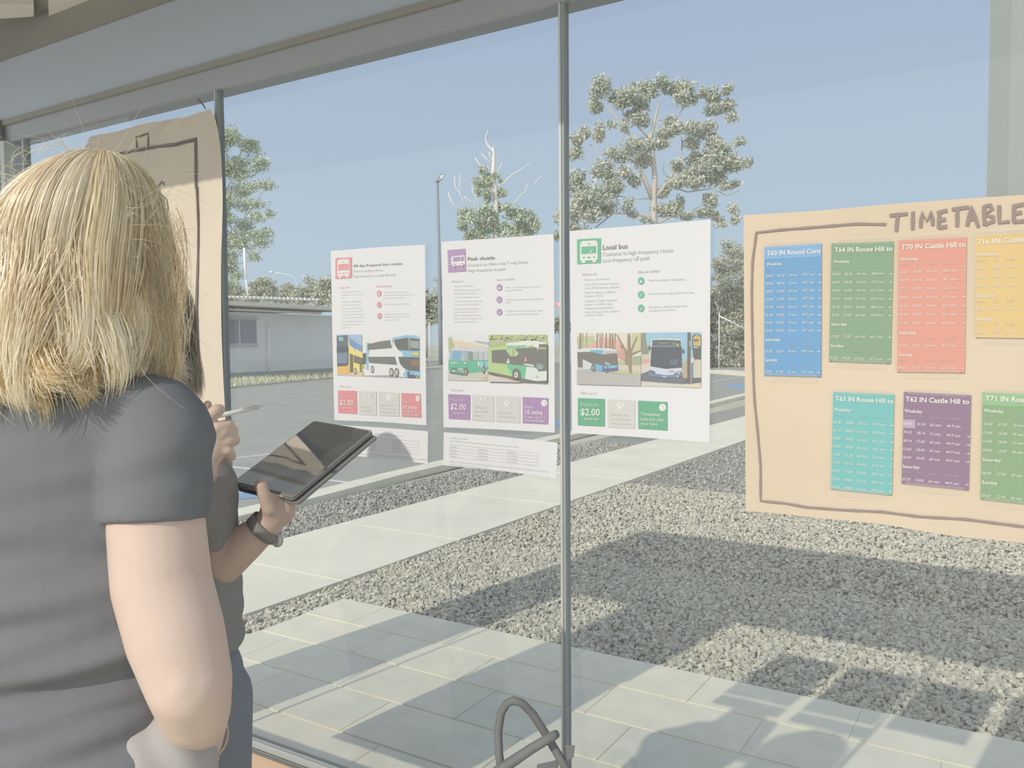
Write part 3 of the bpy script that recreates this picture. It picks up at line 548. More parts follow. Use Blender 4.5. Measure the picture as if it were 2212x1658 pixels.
notice('printed white notice with green bus icon titled Local bus', [(1231, 499), (1380, 487), (1535.5, 474)], [(1235, 934.5), (1380, 944), (1532, 955)], h3, h3, GRN, GRN2, front_icon(87, 210, 248, 377, -9, GRN2), P3h, P3l, [ph3a, ph3b],
  dict(text=[('Why use it?', 107, 1252, 213, 1255, .0050, (204, 208, 205), 0), ('Price from', 107, 1334, 227, 1337, .0066, LG, .0), ('$2.00', 107, 1395, 238, 1399, .0134, LG, .02), ('pay with Opal', 131, 1424, 228, 1429, .0044, LG, .02),
     ('Connects you', 307, 1398, 430, 1402, .0052, (231, 231, 230), 0), ('to major points', 307, 1426, 448, 1431, .0052, (231, 231, 230), 0), ('within your area', 307, 1456, 454, 1462, .0052, (231, 231, 230), 0),
     ('Timetables', 515, 1398, 647, 1403, .0066, LG, .01), ('help you plan', 515, 1431, 673, 1437, .0066, LG, .01), ('your time', 515, 1462, 627, 1467, .0066, LG, .01), ('MANLY', 645, 918, 700, 916, .0038, (160, 190, 150), .02), ('136', 725, 921, 754, 921, .0052, (160, 190, 150), .02)],
   num=[(518, 489, 22, 25, '1'), (518, 582, 22, 25, '2'), (518, 674, 22, 25, '3')],
   grey=[[(290, 1290), (475, 1298), (473, 1487), (290, 1478)]], gicon=['pin'], pin=(-12, 38, 20, 30),
   col=[[(88, 1280), (270, 1287), (268, 1473), (88, 1464)], [(495, 1298), (695, 1307), (695, 1500), (497, 1488)]], clock=[(662, 1343, 24, 25)]))

# small white table notes below
def note(label, top, bot, rows, table):
    root = empty('table_note', tuple(PP(*top[0], 0))); tag(root, label, 'notice')
    mb = MB(); sheet(mb, top, bot, M_paper, 10, 6)
    for s, x0, y0, x1, y1, h in rows: text(mb, s, x0, y0, x1, y1, h, ink((214, 214, 214)), 0)
    mb.build('sheet', root)
    mb = MB()
    for a, b2 in table: 
        brush(mb, [a, b2], .0004, ink((212, 212, 212)), 2)
    mb.build('ruled_table', root)
n5 = zz(950, 930, 8.508)
TT_ = [('Peak Frequent Shuttles', 203, 135, 530, 162, .0036), ('Peak and shoulder peak services targeted to quickly get customers to stations and job centres.', 203, 190, 1455, 308, .0034)]
for r_, rowt in enumerate([('AM Peak', 'PM Peak', 'Frequencies'), ('5am-6am', '3pm-4.30pm', '15 minutes'), ('6am-9am', '4.30pm-6pm', '10 minutes'), ('9am-10am', '6pm-8pm', '15 minutes')]):
    for (s, x, w, y) in zip(rowt, (215, 735, 1270), (115, 150, 150), (298, 350, 400)):
        TT_.append((s, x, y+r_*57, x+w, y+r_*57+w*.1, .0033))
TT_ += [('Outside of the areas covered by the All Day Frequent Routes and outside the times of the Peak Frequent Shuttles, it is anticipated that', 195, 565, 2020, 765, .0033), ('customers would use on demand and other products.', 195, 618, 885, 692, .0033)]
rows_ = [(s, *n5(a, b2), *n5(c, d), h) for s, a, b2, c, d, h in TT_]
tab = [(n5(200, 248+57*i), n5(1805, 410+57*i)) for i in range(5)]+[(n5(x, y), n5(x, y+228)) for x, y in ((200, 248), (715, 300), (1245, 354), (1805, 410))]
note('small white table note below the purple notice', [(959.5, 933), (1080, 942), (1204.5, 955.5)], [(958.5, 1004), (1080, 1016), (1202, 1033)], rows_, tab)
rows1 = [(s, 730+(a-959)*.86, b2-19-(a-959)*.03, 730+(c-959)*.86, d-19-(c-959)*.03, h*.95) for s, a, b2, c, d, h in rows_]
tab1 = [((730+(a[0]-959)*.86, a[1]-19-(a[0]-959)*.03), (730+(b2[0]-959)*.86, b2[1]-19-(b2[0]-959)*.03)) for a, b2 in tab]
note('small white table note below the red notice, partly shaded by the tablet', [(724, 917), (820, 923), (925, 931)], [(727, 980), (820, 990), (924, 1001)], rows1, tab1)

# --- kraft paper timetable sheet with coloured cards
z2 = zz(1600, 420, 3.614); z3 = zz(1600, 800, 3.614)
root = empty('timetable_sheet', tuple(PP(1607, 466, 0))); tag(root, 'brown kraft paper sheet hand-lettered TIMETABLE', 'poster')
mb = MB(); PYs = PY
top = [(1606, 464.5), z2(600, 125), z2(1050, 85), z2(1500, 50), z2(1900, 22), (2212, 421), (2640, 392)]
bot = [(1611, 1103), z3(300, 1115), z3(560, 1145), z3(1100, 1195), z3(1600, 1285), (2212, 1172.5), (2640, 1235)]
PY = PYs+.004; sheet(mb, top, bot, M_kraft, 40, 20); mb.build('sheet', root); PY = PYs+.003
mb = MB()
for s_ in ([(1162, 164), (1305, 150)], [(1226, 160), (1215, 290)], [(1345, 133), (1343, 276)], [(1405, 258), (1412, 140), (1454, 208), (1492, 132), (1500, 242)], [(1532, 142), (1614, 124)], [(1552, 138), (1545, 262)], [(1548, 204), (1602, 192)], [(1543, 262), (1612, 248)],
           [(1648, 116), (1784, 98)], [(1692, 112), (1690, 252)], [(1768, 247), (1800, 92), (1858, 256)], [(1780, 193), (1848, 183)], [(1900, 88), (1902, 240)], [(1900, 93), (1950, 84), (1968, 112), (1905, 158), (1972, 175), (1978, 205), (1905, 238)], [(2018, 85), (2018, 220), (2100, 211)],
           [(2120, 95), (2222, 74)], [(2135, 90), (2131, 215)], [(2133, 150), (2197, 140)], [(2128, 215), (2226, 206)]):
    brush(mb, [z2(*p) for p in s_], .0053, M_ink, 2)
mb.build('lettering', root)
mb = MB()
brush(mb, [z2(*p) for p in ((1132, 222), (1128, 232), (900, 228), (560, 255), (300, 275), (122, 297), (108, 400), (92, 520), (86, 760), (92, 1100), (102, 1482))]+[z3(*p) for p in ((110, 250), (135, 500), (156, 750), (155, 1016), (350, 1035), (520, 1065), (800, 1085), (1100, 1100), (1400, 1140), (1750, 1160), (2212, 1218), (2600, 1260))], .0040, M_ink, 2)
mb.build('marker_border', root)
PY = PYs+.0015
CLAB = 'timetable cards taped on the brown sheet'
def card(label, tf, cor, col, hcol, title, cols, shift, items, hl=None, ytitle=(0, 0)):
    root = empty('timetable_card', tuple(PP(*tf(*cor[0]), 0))); tag(root, label, 'timetable card', CLAB)
    mb = MB(); w_ = [tf(*p) for p in cor]
    e_ = [(w_[0][0]-.8, w_[0][1]-.8), (w_[1][0]+.6, w_[1][1]-.8), (w_[2][0]+.4, w_[2][1]+.4), (w_[3][0]-.8, w_[3][1]+.4)]
    sheet(mb, [e_[0], e_[1]], [e_[3], e_[2]], mat('card_white', (232, 232, 226), .8), 3, 6)
    pk = PY; PY_set(pk-LAY*1.0); sheet(mb, [w_[0], w_[1]], [w_[3], w_[2]], ink(col), 8, 14); PY_set(pk)
    if hcol:
        k = hcol[1]; a_, b_ = w_[0], w_[3]; c_, d_ = w_[1], w_[2]
        pk = PY; PY_set(pk-LAY*1.6); sheet(mb, [a_, c_], [(a_[0]+(b_[0]-a_[0])*k, a_[1]+(b_[1]-a_[1])*k), (c_[0]+(d_[0]-c_[0])*k, c_[1]+(d_[1]-c_[1])*k)], ink(hcol[0]), 8, 3); PY_set(pk)
    if hl: pl(mb, [tf(*p) for p in hl], (196, 178, 204), 2.4)
    wt = mat('card_ink', (238, 238, 234), .8); wt2 = ink(tuple(int((c+238*1.1)/2.1) for c in col))
    ya, yb = cor[0][1], cor[3][1]
    s, x0, y0, x1, y1 = title; text(mb, s, *tf(x0, y0), *tf(x1, y1), .0079, wt, .025, 3)
    L = cols[-1][1]-cols[0][0]; x00 = cols[0][0]
    for it in items:
        kind, yl, yr = it[0], it[1], it[2]; f_ = (yl-ya)/(yb-ya); dx = shift*f_
        yy = lambda x: yl+(yr-yl)*(x-x00)/L
        if kind == 'S':
            w = {'Weekday': 128, 'Saturday': 120, 'Sunday': 100}[it[3]]*it[4]
            text(mb, it[3], *tf(x00+dx+2, yl), *tf(x00+dx+2+w, yl+(yr-yl)*w/L), .0054, wt, .02, 3)
        elif kind == 'H':
            for nm, (a_, b_) in zip(('FROM', 'TO', 'EVERY', 'RUNTIME'), cols): text(mb, nm, *tf(a_+dx, yy(a_)), *tf(b_+dx, yy(b_)), .0040, wt2, 0, 3)
        else:
            vals = it[3]
            for i_, (v_, (a_, b_)) in enumerate(zip(vals, cols)):
                if i_ == 1: a_, b_ = (a_+b_)/2-(cols[0][1]-cols[0][0])/2, (a_+b_)/2+(cols[0][1]-cols[0][0])/2
                text(mb, v_, *tf(a_+dx, yy(a_)), *tf(b_+dx, yy(b_)), .0046, wt, .008, 3, .15)
            if len(vals) == 4 and (len(it) < 5 or it[4]):
                xa = cor[1][0]-27+dx; ym = yy(xa)-7; q = lambda a_, b_: tf(xa+a_, ym+b_)
                pl(mb, [q(0, -2), q(0, 2), q(24, 2.5), q(24, -1.5)], (238, 238, 234), 3); pl(mb, [q(14, -9), q(25, .5), q(13, 9), q(18, 9), q(30, .5), q(19, -9)], (238, 238, 234), 3.2)
    mb.build('card', root)
    # strips of clear tape over the ends
    for (p_, q_, s2) in ((cor[0], cor[1], -1), (cor[3], cor[2], 1)):
        a_ = (p_[0]+(q_[0]-p_[0])*.06, p_[1]+(q_[1]-p_[1])*.06); b_ = (p_[0]+(q_[0]-p_[0])*.93, p_[1]+(q_[1]-p_[1])*.93)
        tp = MB(); tp.poly([PP(*tf(a_[0], a_[1]-18*s2), 4), PP(*tf(a_[0], a_[1]+44*s2), 4), PP(*tf(b_[0], b_[1]+44*s2), 4), PP(*tf(b_[0], b_[1]-18*s2), 4)][::s2], M_tape); tp.build('tape', root)
tm = bpy.data.materials.new('clear_tape'); tm.use_nodes = True; M_tape = tm; n_ = tm.node_tree; n_.nodes.clear()
o1 = n_.nodes.new('ShaderNodeOutputMaterial'); a1 = n_.nodes.new('ShaderNodeBsdfTransparent'); a2 = n_.nodes.new('ShaderNodeBsdfDiffuse'); a2.inputs[0].default_value = (.82, .78, .72, 1); a3 = n_.nodes.new('ShaderNodeMixShader'); a3.inputs[0].default_value = .14
n_.links.new(a1.outputs[0], a3.inputs[1]); n_.links.new(a2.outputs[0], a3.inputs[2]); n_.links.new(a3.outputs[0], o1.inputs[0])
def R4(s): a = s.split(); return (a[0], a[1], a[2]+' min', a[3]+' min') if len(a) > 3 else (a[0], a[1], a[2]+' min')
card('blue T60 Round Corner timetable card, topmost left', z2, [(183, 408), (628, 380), (628, 1422), (185, 1410)], (130, 177, 221), ((150, 190, 233), .098), ('T60 IN Round Corn', 203, 475, 622, 456), [(200, 256), (303, 328), (379, 443), (484, 574)], -9,
     [('S', 555, 537, 'Weekday', .95), ('H', 592, 580)]+[('R', a, b2, R4(v)) for a, b2, v in zip((645, 705, 768, 829, 889, 950, 1010, 1072), (633, 695, 757, 818, 884, 947, 1009, 1070), ('04:30 05:30 60 59.7', '05:45 08:30 15 59.7', '08:30 10:00 30 59.7', '10:00 15:00 60 59.7', '15:00 16:30 30 59.7', '16:30 19:00 10 59.7', '19:00 20:00 30 59.7', '20:00 22:00 60 59.7'))]
     + [('S', 1143, 1143, 'Saturday', .97), ('H', 1180, 1180), ('R', 1233, 1233, R4('07:00 22:00 60 59.7')), ('S', 1302, 1302, 'Sunday', .97), ('H', 1340, 1342), ('R', 1390, 1396, R4('07:00 21:00 60 59.7'))])
card('dark green T64 Rouse Hill timetable card in the upper row', z2, [(706, 380), (1193, 365), (1170, 1318), (688, 1300)], (151, 179, 153), None, ('T64 IN Rouse Hill to', 732, 450, 1186, 440), [(723, 784), (834, 862), (914, 987), (1030, 1128)], -25,
     [('S', 535, 528, 'Weekday', 1.02), ('H', 578, 571)]+[('R', a, b2, R4(v)) for a, b2, v in zip((632, 696, 760, 823, 888, 951), (627, 692, 757, 823, 888, 952), ('04:30 06:00 30 48.9', '06:07 09:00 15 57.5', '09:00 16:00 30 61.2', '16:21 18:06 15 55.4', '18:35 20:05 30 48.6', '20:00 22:00 60 43.4'))]
     + [('S', 1023, 1028, 'Saturday', 1.02), ('H', 1063, 1067), ('R', 1117, 1122, R4('07:00 21:00 60 46.7')), ('S', 1190, 1196, 'Sunday', 1.04), ('H', 1228, 1235), ('R', 1283, 1295, R4('07:00 19:00 60 47.2'))])
card('red T70 Castle Hill timetable card in the upper row', z2, [(1230, 355), (1763, 330), (1748, 1390), (1220, 1383)], (231, 171, 158), None, ('T70 IN Castle Hill to', 1253, 430, 1757, 408), [(1248, 1312), (1368, 1399), (1456, 1536), (1585, 1692)], -18,
     [('S', 517, 505, 'Weekday', 1.12), ('H', 560, 545)]+[('R', a, b2, R4(v), v[0:2] != '06') for a, b2, v in zip((617, 682, 748, 814, 880, 947, 1015), (603, 671, 740, 808, 876, 945, 1013), ('05:00 06:00 60 45.0', '06:28 07:13 30 45.1', '07:13 08:28 15 45.1', '08:58 16:58 30 45.1', '16:58 18:58 20 45.1', '18:58 20:28 30 45.1', '21:00 23:00 60 45.0'))]
     + [('S', 1090, 1090, 'Saturday', 1.12), ('H', 1131, 1131), ('R', 1188, 1190, R4('07:00 23:00 60 47.2')), ('S', 1261, 1264, 'Sunday', 1.13), ('H', 1303, 1306), ('R', 1360, 1365, R4('08:00 21:00 60 47.2'))])
card('yellow 716 Castle Hill timetable card cut off at the right', z2, [(1833, 320), (2400, 288), (2395, 1122), (1835, 1115)], (233, 205, 152), None, ('716 IN Castle', 1848, 390, 2222, 370), [(1843, 1913), (1975, 2010), (2074, 2160)], -6,
     [('S', 482, 470, 'Weekday', 1.25), ('H', 528, 511)]+[('R', a, b2, R4(v)) for a, b2, v in zip((587, 656, 725), (571, 643, 715), ('06:00 09:00 30', '09:00 16:00 30', '16:00 19:00 30'))]
     + [('S', 803, 798, 'Saturday', 1.25), ('H', 846, 838), ('R', 905, 898, R4('08:00 19:00 30')), ('S', 984, 980, 'Sunday', 1.25), ('H', 1026, 1022), ('R', 1086, 1082, R4('08:00 19:00 30'))])
card('turquoise T63 Rouse Hill timetable card in the lower row', z3, [(723, 165), (1198, 188), (1180, 972), (706, 923)], (137, 201, 203), None, ('T63 IN Rouse Hill to', 740, 234, 1194, 256), [(732, 792), (843, 871), (922, 996), (1038, 1137)], -18,
     [('S', 313, 335, 'Weekday', 1.02), ('H', 357, 377)]+[('R', a, b2, R4(v)) for a, b2, v in zip((410, 473, 535, 598, 660, 723, 786, 850, 912), (435, 499, 565, 627, 693, 757, 823, 888, 950), ('05:30 06:00 30 52.7', '06:10 08:00 10 55.9', '08:00 09:00 12 63.2', '09:00 10:00 30 54.2', '11:00 15:30 60 51.5', '15:30 16:15 30 61.9', '16:15 17:00 15 58.3', '17:20 18:00 20 50.6', '18:30 19:00 30 49.6'))])
card('purple T62 Castle Hill timetable card in the lower row', z3, [(1273, 165), (1800, 192), (1780, 935), (1255, 880)], (161, 139, 163), None, ('T62 IN Castle Hill to', 1288, 240, 1785, 262), [(1281, 1345), (1402, 1431), (1486, 1570), (1615, 1723)], -22,
     [('S', 325, 350, 'Weekday', 1.12), ('H', 367, 390)]+[('R', a, b2, R4(v), i_ > 0) for i_, (a, b2, v) in enumerate(zip((422, 488, 555, 620, 685), (447, 520, 585, 652, 718), ('04:30 05:30 60 44.9', '05:42 08:14 12 44.9', '08:14 15:00 60 44.9', '15:00 18:00 30 44.9', '18:00 20:00 60 44.9')))]
     + [('S', 758, 790, 'Saturday', 1.12), ('H', 800, 835), ('R', 855, 895, R4('07:00 18:00 60 44.9'))], hl=[(1268, 378), (1268, 447), (1365, 452), (1365, 382)])
card('light green T71 timetable card cut off at the lower right', z3, [(1888, 170), (2420, 190), (2400, 1062), (1870, 1003)], (153, 181, 148), ((162, 199, 160), .12), ('T71 IN Rou', 1908, 233, 2214, 247), [(1900, 1970), (2034, 2067), (2128, 2214)], -22,
     [('S', 323, 340, 'Weekday', 1.22), ('H', 365, 383)]+[('R', a, b2, R4(v)) for a, b2, v in zip((425, 495, 560, 630), (442, 512, 580, 652), ('05:00 07:00 20', '07:00 16:00 30', '16:00 20:00 20', '20:00 23:00 60'))]
     + [('S', 705, 725, 'Saturday', 1.22), ('H', 748, 772), ('R', 808, 832, R4('06:00 22:00 60')), ('S', 882, 905, 'Sunday', 1.22), ('H', 925, 950), ('R', 985, 1012, R4('07:00 22:00 60'))])
PY = PYs

# --- long brown sheet at the left, curling off the glass at its right edge
z1 = zz(0, 0, 3.685); zr = zz(0, 300, 2.763)
root = empty('paper_sheet', tuple(PP(192, 294, 0))); tag(root, 'long brown paper sheet with a marker-drawn frame, hanging at the left', 'poster')
BOTZ = .57
def pz(s, z): return s
TOPL = [z1(707, 1085), z1(860, 1060), z1(1190, 975), z1(1420, 940), z1(1545, 915), z1(1690, 870)]
T3 = [G(*p, PY) for p in TOPL]
RIGHT = [G(*p, PY) for p in (z1(1690, 870), z1(1730, 950), z1(1755, 1080), z1(1768, 1250), z1(1776, 1600), (480, 560), (483.5, 700), (487, 800), (489.5, 880), (491, 960))]
rz = [p[2] for p in RIGHT][::-1]; rs = [p[0] for p in RIGHT][::-1]
mb = MB(); nu, nv = 24, 50; vs = []
def bulge(u, z): return wav(u*3, z)*2+.010*max(0, u-.75)*(1+math.sin(z*9))*2
for lay in (0, 1):
    for j in range(nv+1):
        for i in range(nu+1):
            u = i/nu; tp_ = np.array([np.interp(u, np.linspace(0, 1, len(T3)), [q[k] for q in T3]) for k in range(3)])
            z = tp_[2]*(1-j/nv)+BOTZ*j/nv
            r_ = np.interp(z, rz, rs, left=-1.865); l_ = -2.475+.01*math.sin(z*5)
            s = l_+(r_-l_)*u if j > 0 else tp_[0]
            vs.append((s, PY-bulge(u, z)+lay*.0004, z))
N = (nu+1)*(nv+1); fs = []
for j in range(nv):
    for i in range(nu):
        a = j*(nu+1)+i; fs += [(a, a+nu+1, a+nu+2, a+1), (N+a, N+a+1, N+a+nu+2, N+a+nu+1)]
mb.add(vs, fs, M_kraft2, True); mb.build('sheet', root)
def bl(p):  # lift strokes above the curling sheet
    u = (p[0]+2.475)/.6; return -bulge(min(1, max(0, u)), p[2])+wav(p[0], p[2])-.0015
for nm, st in (('marker_frame', [([z1(848, 1258), z1(1090, 1195), z1(1180, 1178), z1(1400, 1150), z1(1580, 1112)], .009), ([z1(1572, 1105), z1(1570, 1280), z1(1560, 1500), zr(1176, 280), zr(1182, 500), zr(1182, 800), zr(1180, 1088)], .009), ([zr(1182, 1088), zr(1110, 1083), zr(900, 1075), zr(640, 1065)], .009), ([z1(852, 1255), z1(855, 1400), (232, 560), (232, 690)], .005), ([z1(1095, 1195), z1(1085, 1092), z1(1182, 1062), z1(1182, 1172)], .005)]),
               ('lettering', [([z1(1225, 1468), z1(1229, 1532)], .004), ([zr(985, 278), zr(972, 254), zr(952, 280), zr(954, 318), zr(998, 365), zr(1006, 415), zr(994, 462)], .0045)])):
    mb = MB()
    for pts, w in st: brush(mb, pts, w, M_ink2, 2)
    mb.v = [(p[0], p[1]+bl(p), p[2]) for p in mb.v]; mb.build(nm, root)
mb = MB(); mb.tube([PP(*z1(1660, 872), 2)+[0, -.01, 0], PP(*z1(1650, 845), 2)+[0, -.012, 0], PP(*z1(1627, 803), 2)+[0, -.02, 0]], .0018, M_ink2, 5); mb.build('torn_tape', root)
#PART3
SCALE = 1.6
# ------------------------------------------------------------------ beyond the car park
# low building on the left
A = Gr(470, 826, -.05); B_ = Gr(716, 811, -.05); dW = (B_-A)[:2]; dW /= np.linalg.norm(dW); nW = np.array([-dW[1], dW[0]])
if nW @ A[:2] < 0: nW = -nW
def Wl(x, y, off=0.):
    """point where the line of sight meets the building's front wall (off = metres in front of it)"""
    r = ray(x, y); p0 = A[:2]-nW*off; t = (nW @ (p0-CAM[:2]))/(nW @ r[:2]); return CAM+r*t
def wbox(mb, x0, x1, y0, y1, off, dep, m):
    a, c = Wl(x0, y0, off), Wl(x1, y1, off); zt, zb = a[2], c[2]
    p = [np.array([*q[:2], 0]) for q in (a, c)]; n3 = np.array([*nW, 0])*dep
    v = [p[0], p[1], p[1]+n3, p[0]+n3]
    mb.hull8([(*q[:2], zb) for q in v]+[(*q[:2], zt) for q in v], m)
root = empty('low_building', tuple(np.r_[A[:2], -.05])); tag(root, 'long low grey building with a beige fascia across the car park', 'building')
b = MB(); a0 = Wl(300, 672); b0 = Wl(760, 680)
M_bw = mat('render_wall', (186, 187, 184), .9, .2, nz=(.8, .03)); M_fa = mat('fascia', (186, 182, 168), .8, .2)
wbox(b, 380, 760, 668, 826, 0, 8, M_bw); b.build('wall', root)
b = MB(); wbox(b, 380, 772, 643, 672, .75, 9.5, M_fa); b.build('fascia', root)
b = MB(); wbox(b, 480, 695, 669.5, 674.5, .95, .22, mat('gutter', (150, 146, 132), .6)); b.build('gutter', root)
b = MB()
for i in range(23):
    x = 487+i*9.1; wbox(b, x, x+6, 637.6+i*.30, 641.5+i*.30, .7, .9, mat('roof_highlight', (236, 238, 236), .6))  # white caps paint in the highlights along the corrugated roof edge
b.build('roof_edge', root)
b = MB(); wbox(b, 380, 760, 811, 830, .06, .2, mat('wall_base', (140, 142, 138), .9)); b.build('plinth', root)
w = MB(); wbox(w, 488, 555, 691, 742, .05, .1, mat('window_screen', (126, 130, 138), .6)); wo_ = w.build('window', root)
w = MB()
for x in np.arange(492, 554, 3.2): wbox(w, x, x+.9, 692, 741, .08, .03, mat('screen_bar', (146, 150, 156), .6))
w.build('security_bar', wo_)
w = MB(); wbox(w, 484, 558, 683, 690, .16, .2, mat('window_head', (150, 154, 160), .7)); wbox(w, 484, 558, 741, 747, .12, .2, mat('window_head', 0)); wbox(w, 516.5, 519.5, 690, 742, .10, .05, mat('window_bar', (176, 180, 184), .6)); w.build('window_frame', wo_)
b = MB(); b.tube([Wl(579.5, 699, .12), Wl(582, 826, .12)], .045, mat('downpipe', (212, 212, 206), .6), 8); b.build('downpipe', root)
root = empty('roof_mast', tuple(Wl(536, 640, -1.5))); tag(root, 'thin white mast standing on the roof of the low building', 'mast')
b = MB(); b.tube([Wl(527.5, 535, -1.5), Wl(531, 602, -1.5)], .062, mat('mast_white', (230, 236, 234), .5), 8); b.build('antenna', root)
b = MB(); b.tube([Wl(531, 602, -1.5), Wl(536, 640, -1.5)], .035, mat('mast_white', 0), 8); b.build('pole', root)

SCALE = 1.85
M_leafs = [mat('leaf_%d' % i, c, .9, .1) for i, c in enumerate([(150, 158, 150), (164, 164, 148), (136, 146, 142), (172, 168, 150)])]
M_leafg = [mat('leafg_%d' % i, c, .9, .1) for i, c in enumerate([(142, 152, 142), (160, 166, 142), (128, 138, 132), (172, 176, 150)])]
M_leafd = [mat('leafd_%d' % i, c, .9, .1) for i, c in enumerate([(146, 150, 138), (156, 156, 138), (132, 138, 130), (166, 162, 142)])]
M_bark = mat('bark', (156, 150, 144), .9, .1, nz=(1, .08)); M_bark2 = mat('bark_pale', (186, 180, 172), .9, .1)
def tree(name, label, tf, depth, clumps, limbs, lm, leaf=.16, dens=1.6, bark=None, group=None):
    base = None; mb = MB(); pm = depth/F_
    for pts, r0, r1 in limbs:
        P = [D(*tf(*p), depth*(1+.0*i)) for i, p in enumerate(pts)]; n_ = len(P)
        if base is None: base = P[0]
        sc_ = abs(tf(100, 0)[0]-tf(0, 0)[0])/100; mb.tube(P, [max(.9, (r0+(r1-r0)*i/(n_-1))*sc_)*pm for i in range(n_)], bark or M_bark, 7)
    base = np.array([base[0], base[1], -.06]); root = empty(name, tuple(base)); tag(root, label, 'tree', group); mb.build('trunk', root)
    V = []
    for cl in clumps:
        cx, cy, rx, ry = cl; p0 = tf(cx, cy); px1 = tf(cx+rx, cy+ry); rxp, ryp = px1[0]-p0[0], px1[1]-p0[1]
        n_ = int(dens*1.9*math.pi*rxp*ryp/(leaf/pm)**2/.28)+4
        cc = D(*p0, depth)+Fw*RNG.normal(0, rxp*pm*.8); q = RNG.normal(0, 1, (n_, 3)); q /= np.linalg.norm(q, axis=1)[:, None]
        q *= (RNG.uniform(0, 1, n_)**.45)[:, None]
        # sub-clusters make the edge ragged
        k = RNG.integers(0, 6, n_); sc = RNG.normal(0, .28, (6, 3)); q = q*.85+sc[k]*1.0
        V.append(cc+Rt*(q[:, :1]*rxp*pm)+np.array([0, 0, 1.])*(q[:, 1:2]*ryp*pm)+Fw*(q[:, 2:]*rxp*pm))
    Pc = np.concatenate(V); n_ = len(Pc)
    a = RNG.normal(0, 1, (n_, 3)); a /= np.linalg.norm(a, axis=1)[:, None]; c = np.cross(a, RNG.normal(0, 1, (n_, 3))); c /= np.linalg.norm(c, axis=1)[:, None]
    s = leaf*RNG.uniform(.6, 1.2, (n_, 1)); qv = np.stack([Pc-a*s*.6, Pc+c*s*.22, Pc+a*s*.6, Pc-c*s*.22], 1).reshape(-1, 3)
    fq = np.arange(n_*4).reshape(-1, 4)
    fastmesh('foliage', qv, fq, lm, RNG.integers(0, len(lm), n_), parent=root)
    return root
z4 = zz(1220, 120, 3.768)
BIG = [(300,250,90,90),(260,400,60,60),(240,330,50,60),(440,290,80,70),(530,350,90,70),(450,400,70,60),(560,460,80,60),(640,260,50,50),(620,380,80,70),(700,300,60,60),(760,220,50,45),(830,260,60,50),(900,240,80,60),(970,280,80,60),(940,370,80,60),(1040,340,50,50),(1130,290,40,35),(1230,300,80,60),(1300,290,50,50),(1240,400,100,60),(1340,400,60,60),(1370,500,45,45),(590,520,60,50),(650,550,60,50),(560,230,40,25),(170,620,50,60),(110,690,60,70),(80,790,60,60),(280,590,40,60),(290,660,50,50),(380,560,40,30),(480,600,40,40),(850,520,60,50),(900,620,90,50),(800,650,80,50),(990,640,90,60),(1080,620,80,50),(1170,590,70,50),(1200,650,50,40),(1020,730,70,50),(680,720,90,50),(560,780,110,60),(440,820,90,60),(370,800,50,40),(640,850,90,70),(780,740,70,50),(1200,720,80,50),(1300,760,80,60),(1410,720,45,45),(1100,830,100,70),(1200,850,110,90),(1320,900,110,70),(1400,860,60,60),(1480,890,50,50),(1230,980,100,60),(1080,950,90,70),(1000,1000,90,70),(920,900,60,50),(1050,1060,90,60),(900,1060,90,60),(800,1100,60,50),(560,1030,60,60),(300,930,90,70),(250,970,80,60),(120,1000,90,70),(60,1050,60,80),(140,1100,90,70),(380,1040,70,70),(470,970,70,60),(420,1090,80,60),(300,1150,120,80),(150,1200,110,80),(80,1280,80,90),(200,1300,100,80),(350,1230,80,60),(520,1230,60,50),(560,1290,40,30),(800,1250,100,50),(900,1240,70,60),(1200,1180,70,60),(1170,1270,50,40),(1240,1290,40,40),(950,1200,40,60),(1370,1250,45,45),(1390,1340,40,50),(1400,1040,60,30),(1300,1060,60,40),(1280,1360,50,40),(1100,1280,60,30),(1000,1310,80,30),(650,1330,60,20),(60,1400,60,60),(-40,1300,60,60),(-60,1460,40,40),(120,1430,90,40)]
LB = [([(735, 2560), (728, 1800), (725, 1150), (735, 1000), (715, 800), (700, 650), (740, 500), (765, 380)], 34, 8), ([(715, 1170), (640, 980), (600, 900), (590, 840)], 22, 8), ([(745, 1150), (850, 1010), (940, 850), (960, 700)], 18, 5), ([(715, 860), (570, 720), (500, 590), (420, 500), (330, 400)], 16, 5), ([(700, 690), (560, 540), (450, 480)], 9, 4), ([(705, 640), (760, 520), (880, 560), (960, 430), (1040, 380)], 7, 3), ([(960, 700), (1100, 640), (1170, 560), (1320, 460)], 7, 3),
      ([(715, 1330), (600, 1290), (400, 1280), (250, 1400)], 15, 5), ([(740, 1370), (900, 1290), (1130, 1320), (1300, 1310)], 12, 3), ([(850, 1060), (1000, 1110), (1200, 1080), (1320, 1140), (1420, 1100)], 7, 3), ([(600, 900), (480, 800), (320, 790), (200, 720)], 8, 3), ([(690, 1160), (560, 1170), (440, 1140), (300, 1000)], 6, 3), ([(940, 850), (955, 760), (950, 660)], 6, 3), ([(850, 1010), (800, 940), (810, 830)], 5, 2), ([(320, 790), (250, 880), (130, 840)], 4, 2), ([(960, 1300), (1150, 1200), (1240, 1180)], 4, 2)]
tree('gum_tree', 'large spreading gum tree rising behind the green notice', z4, 46, BIG, LB, M_leafs, .21, 4.4)
z6 = zz(900, 280, 6.376)
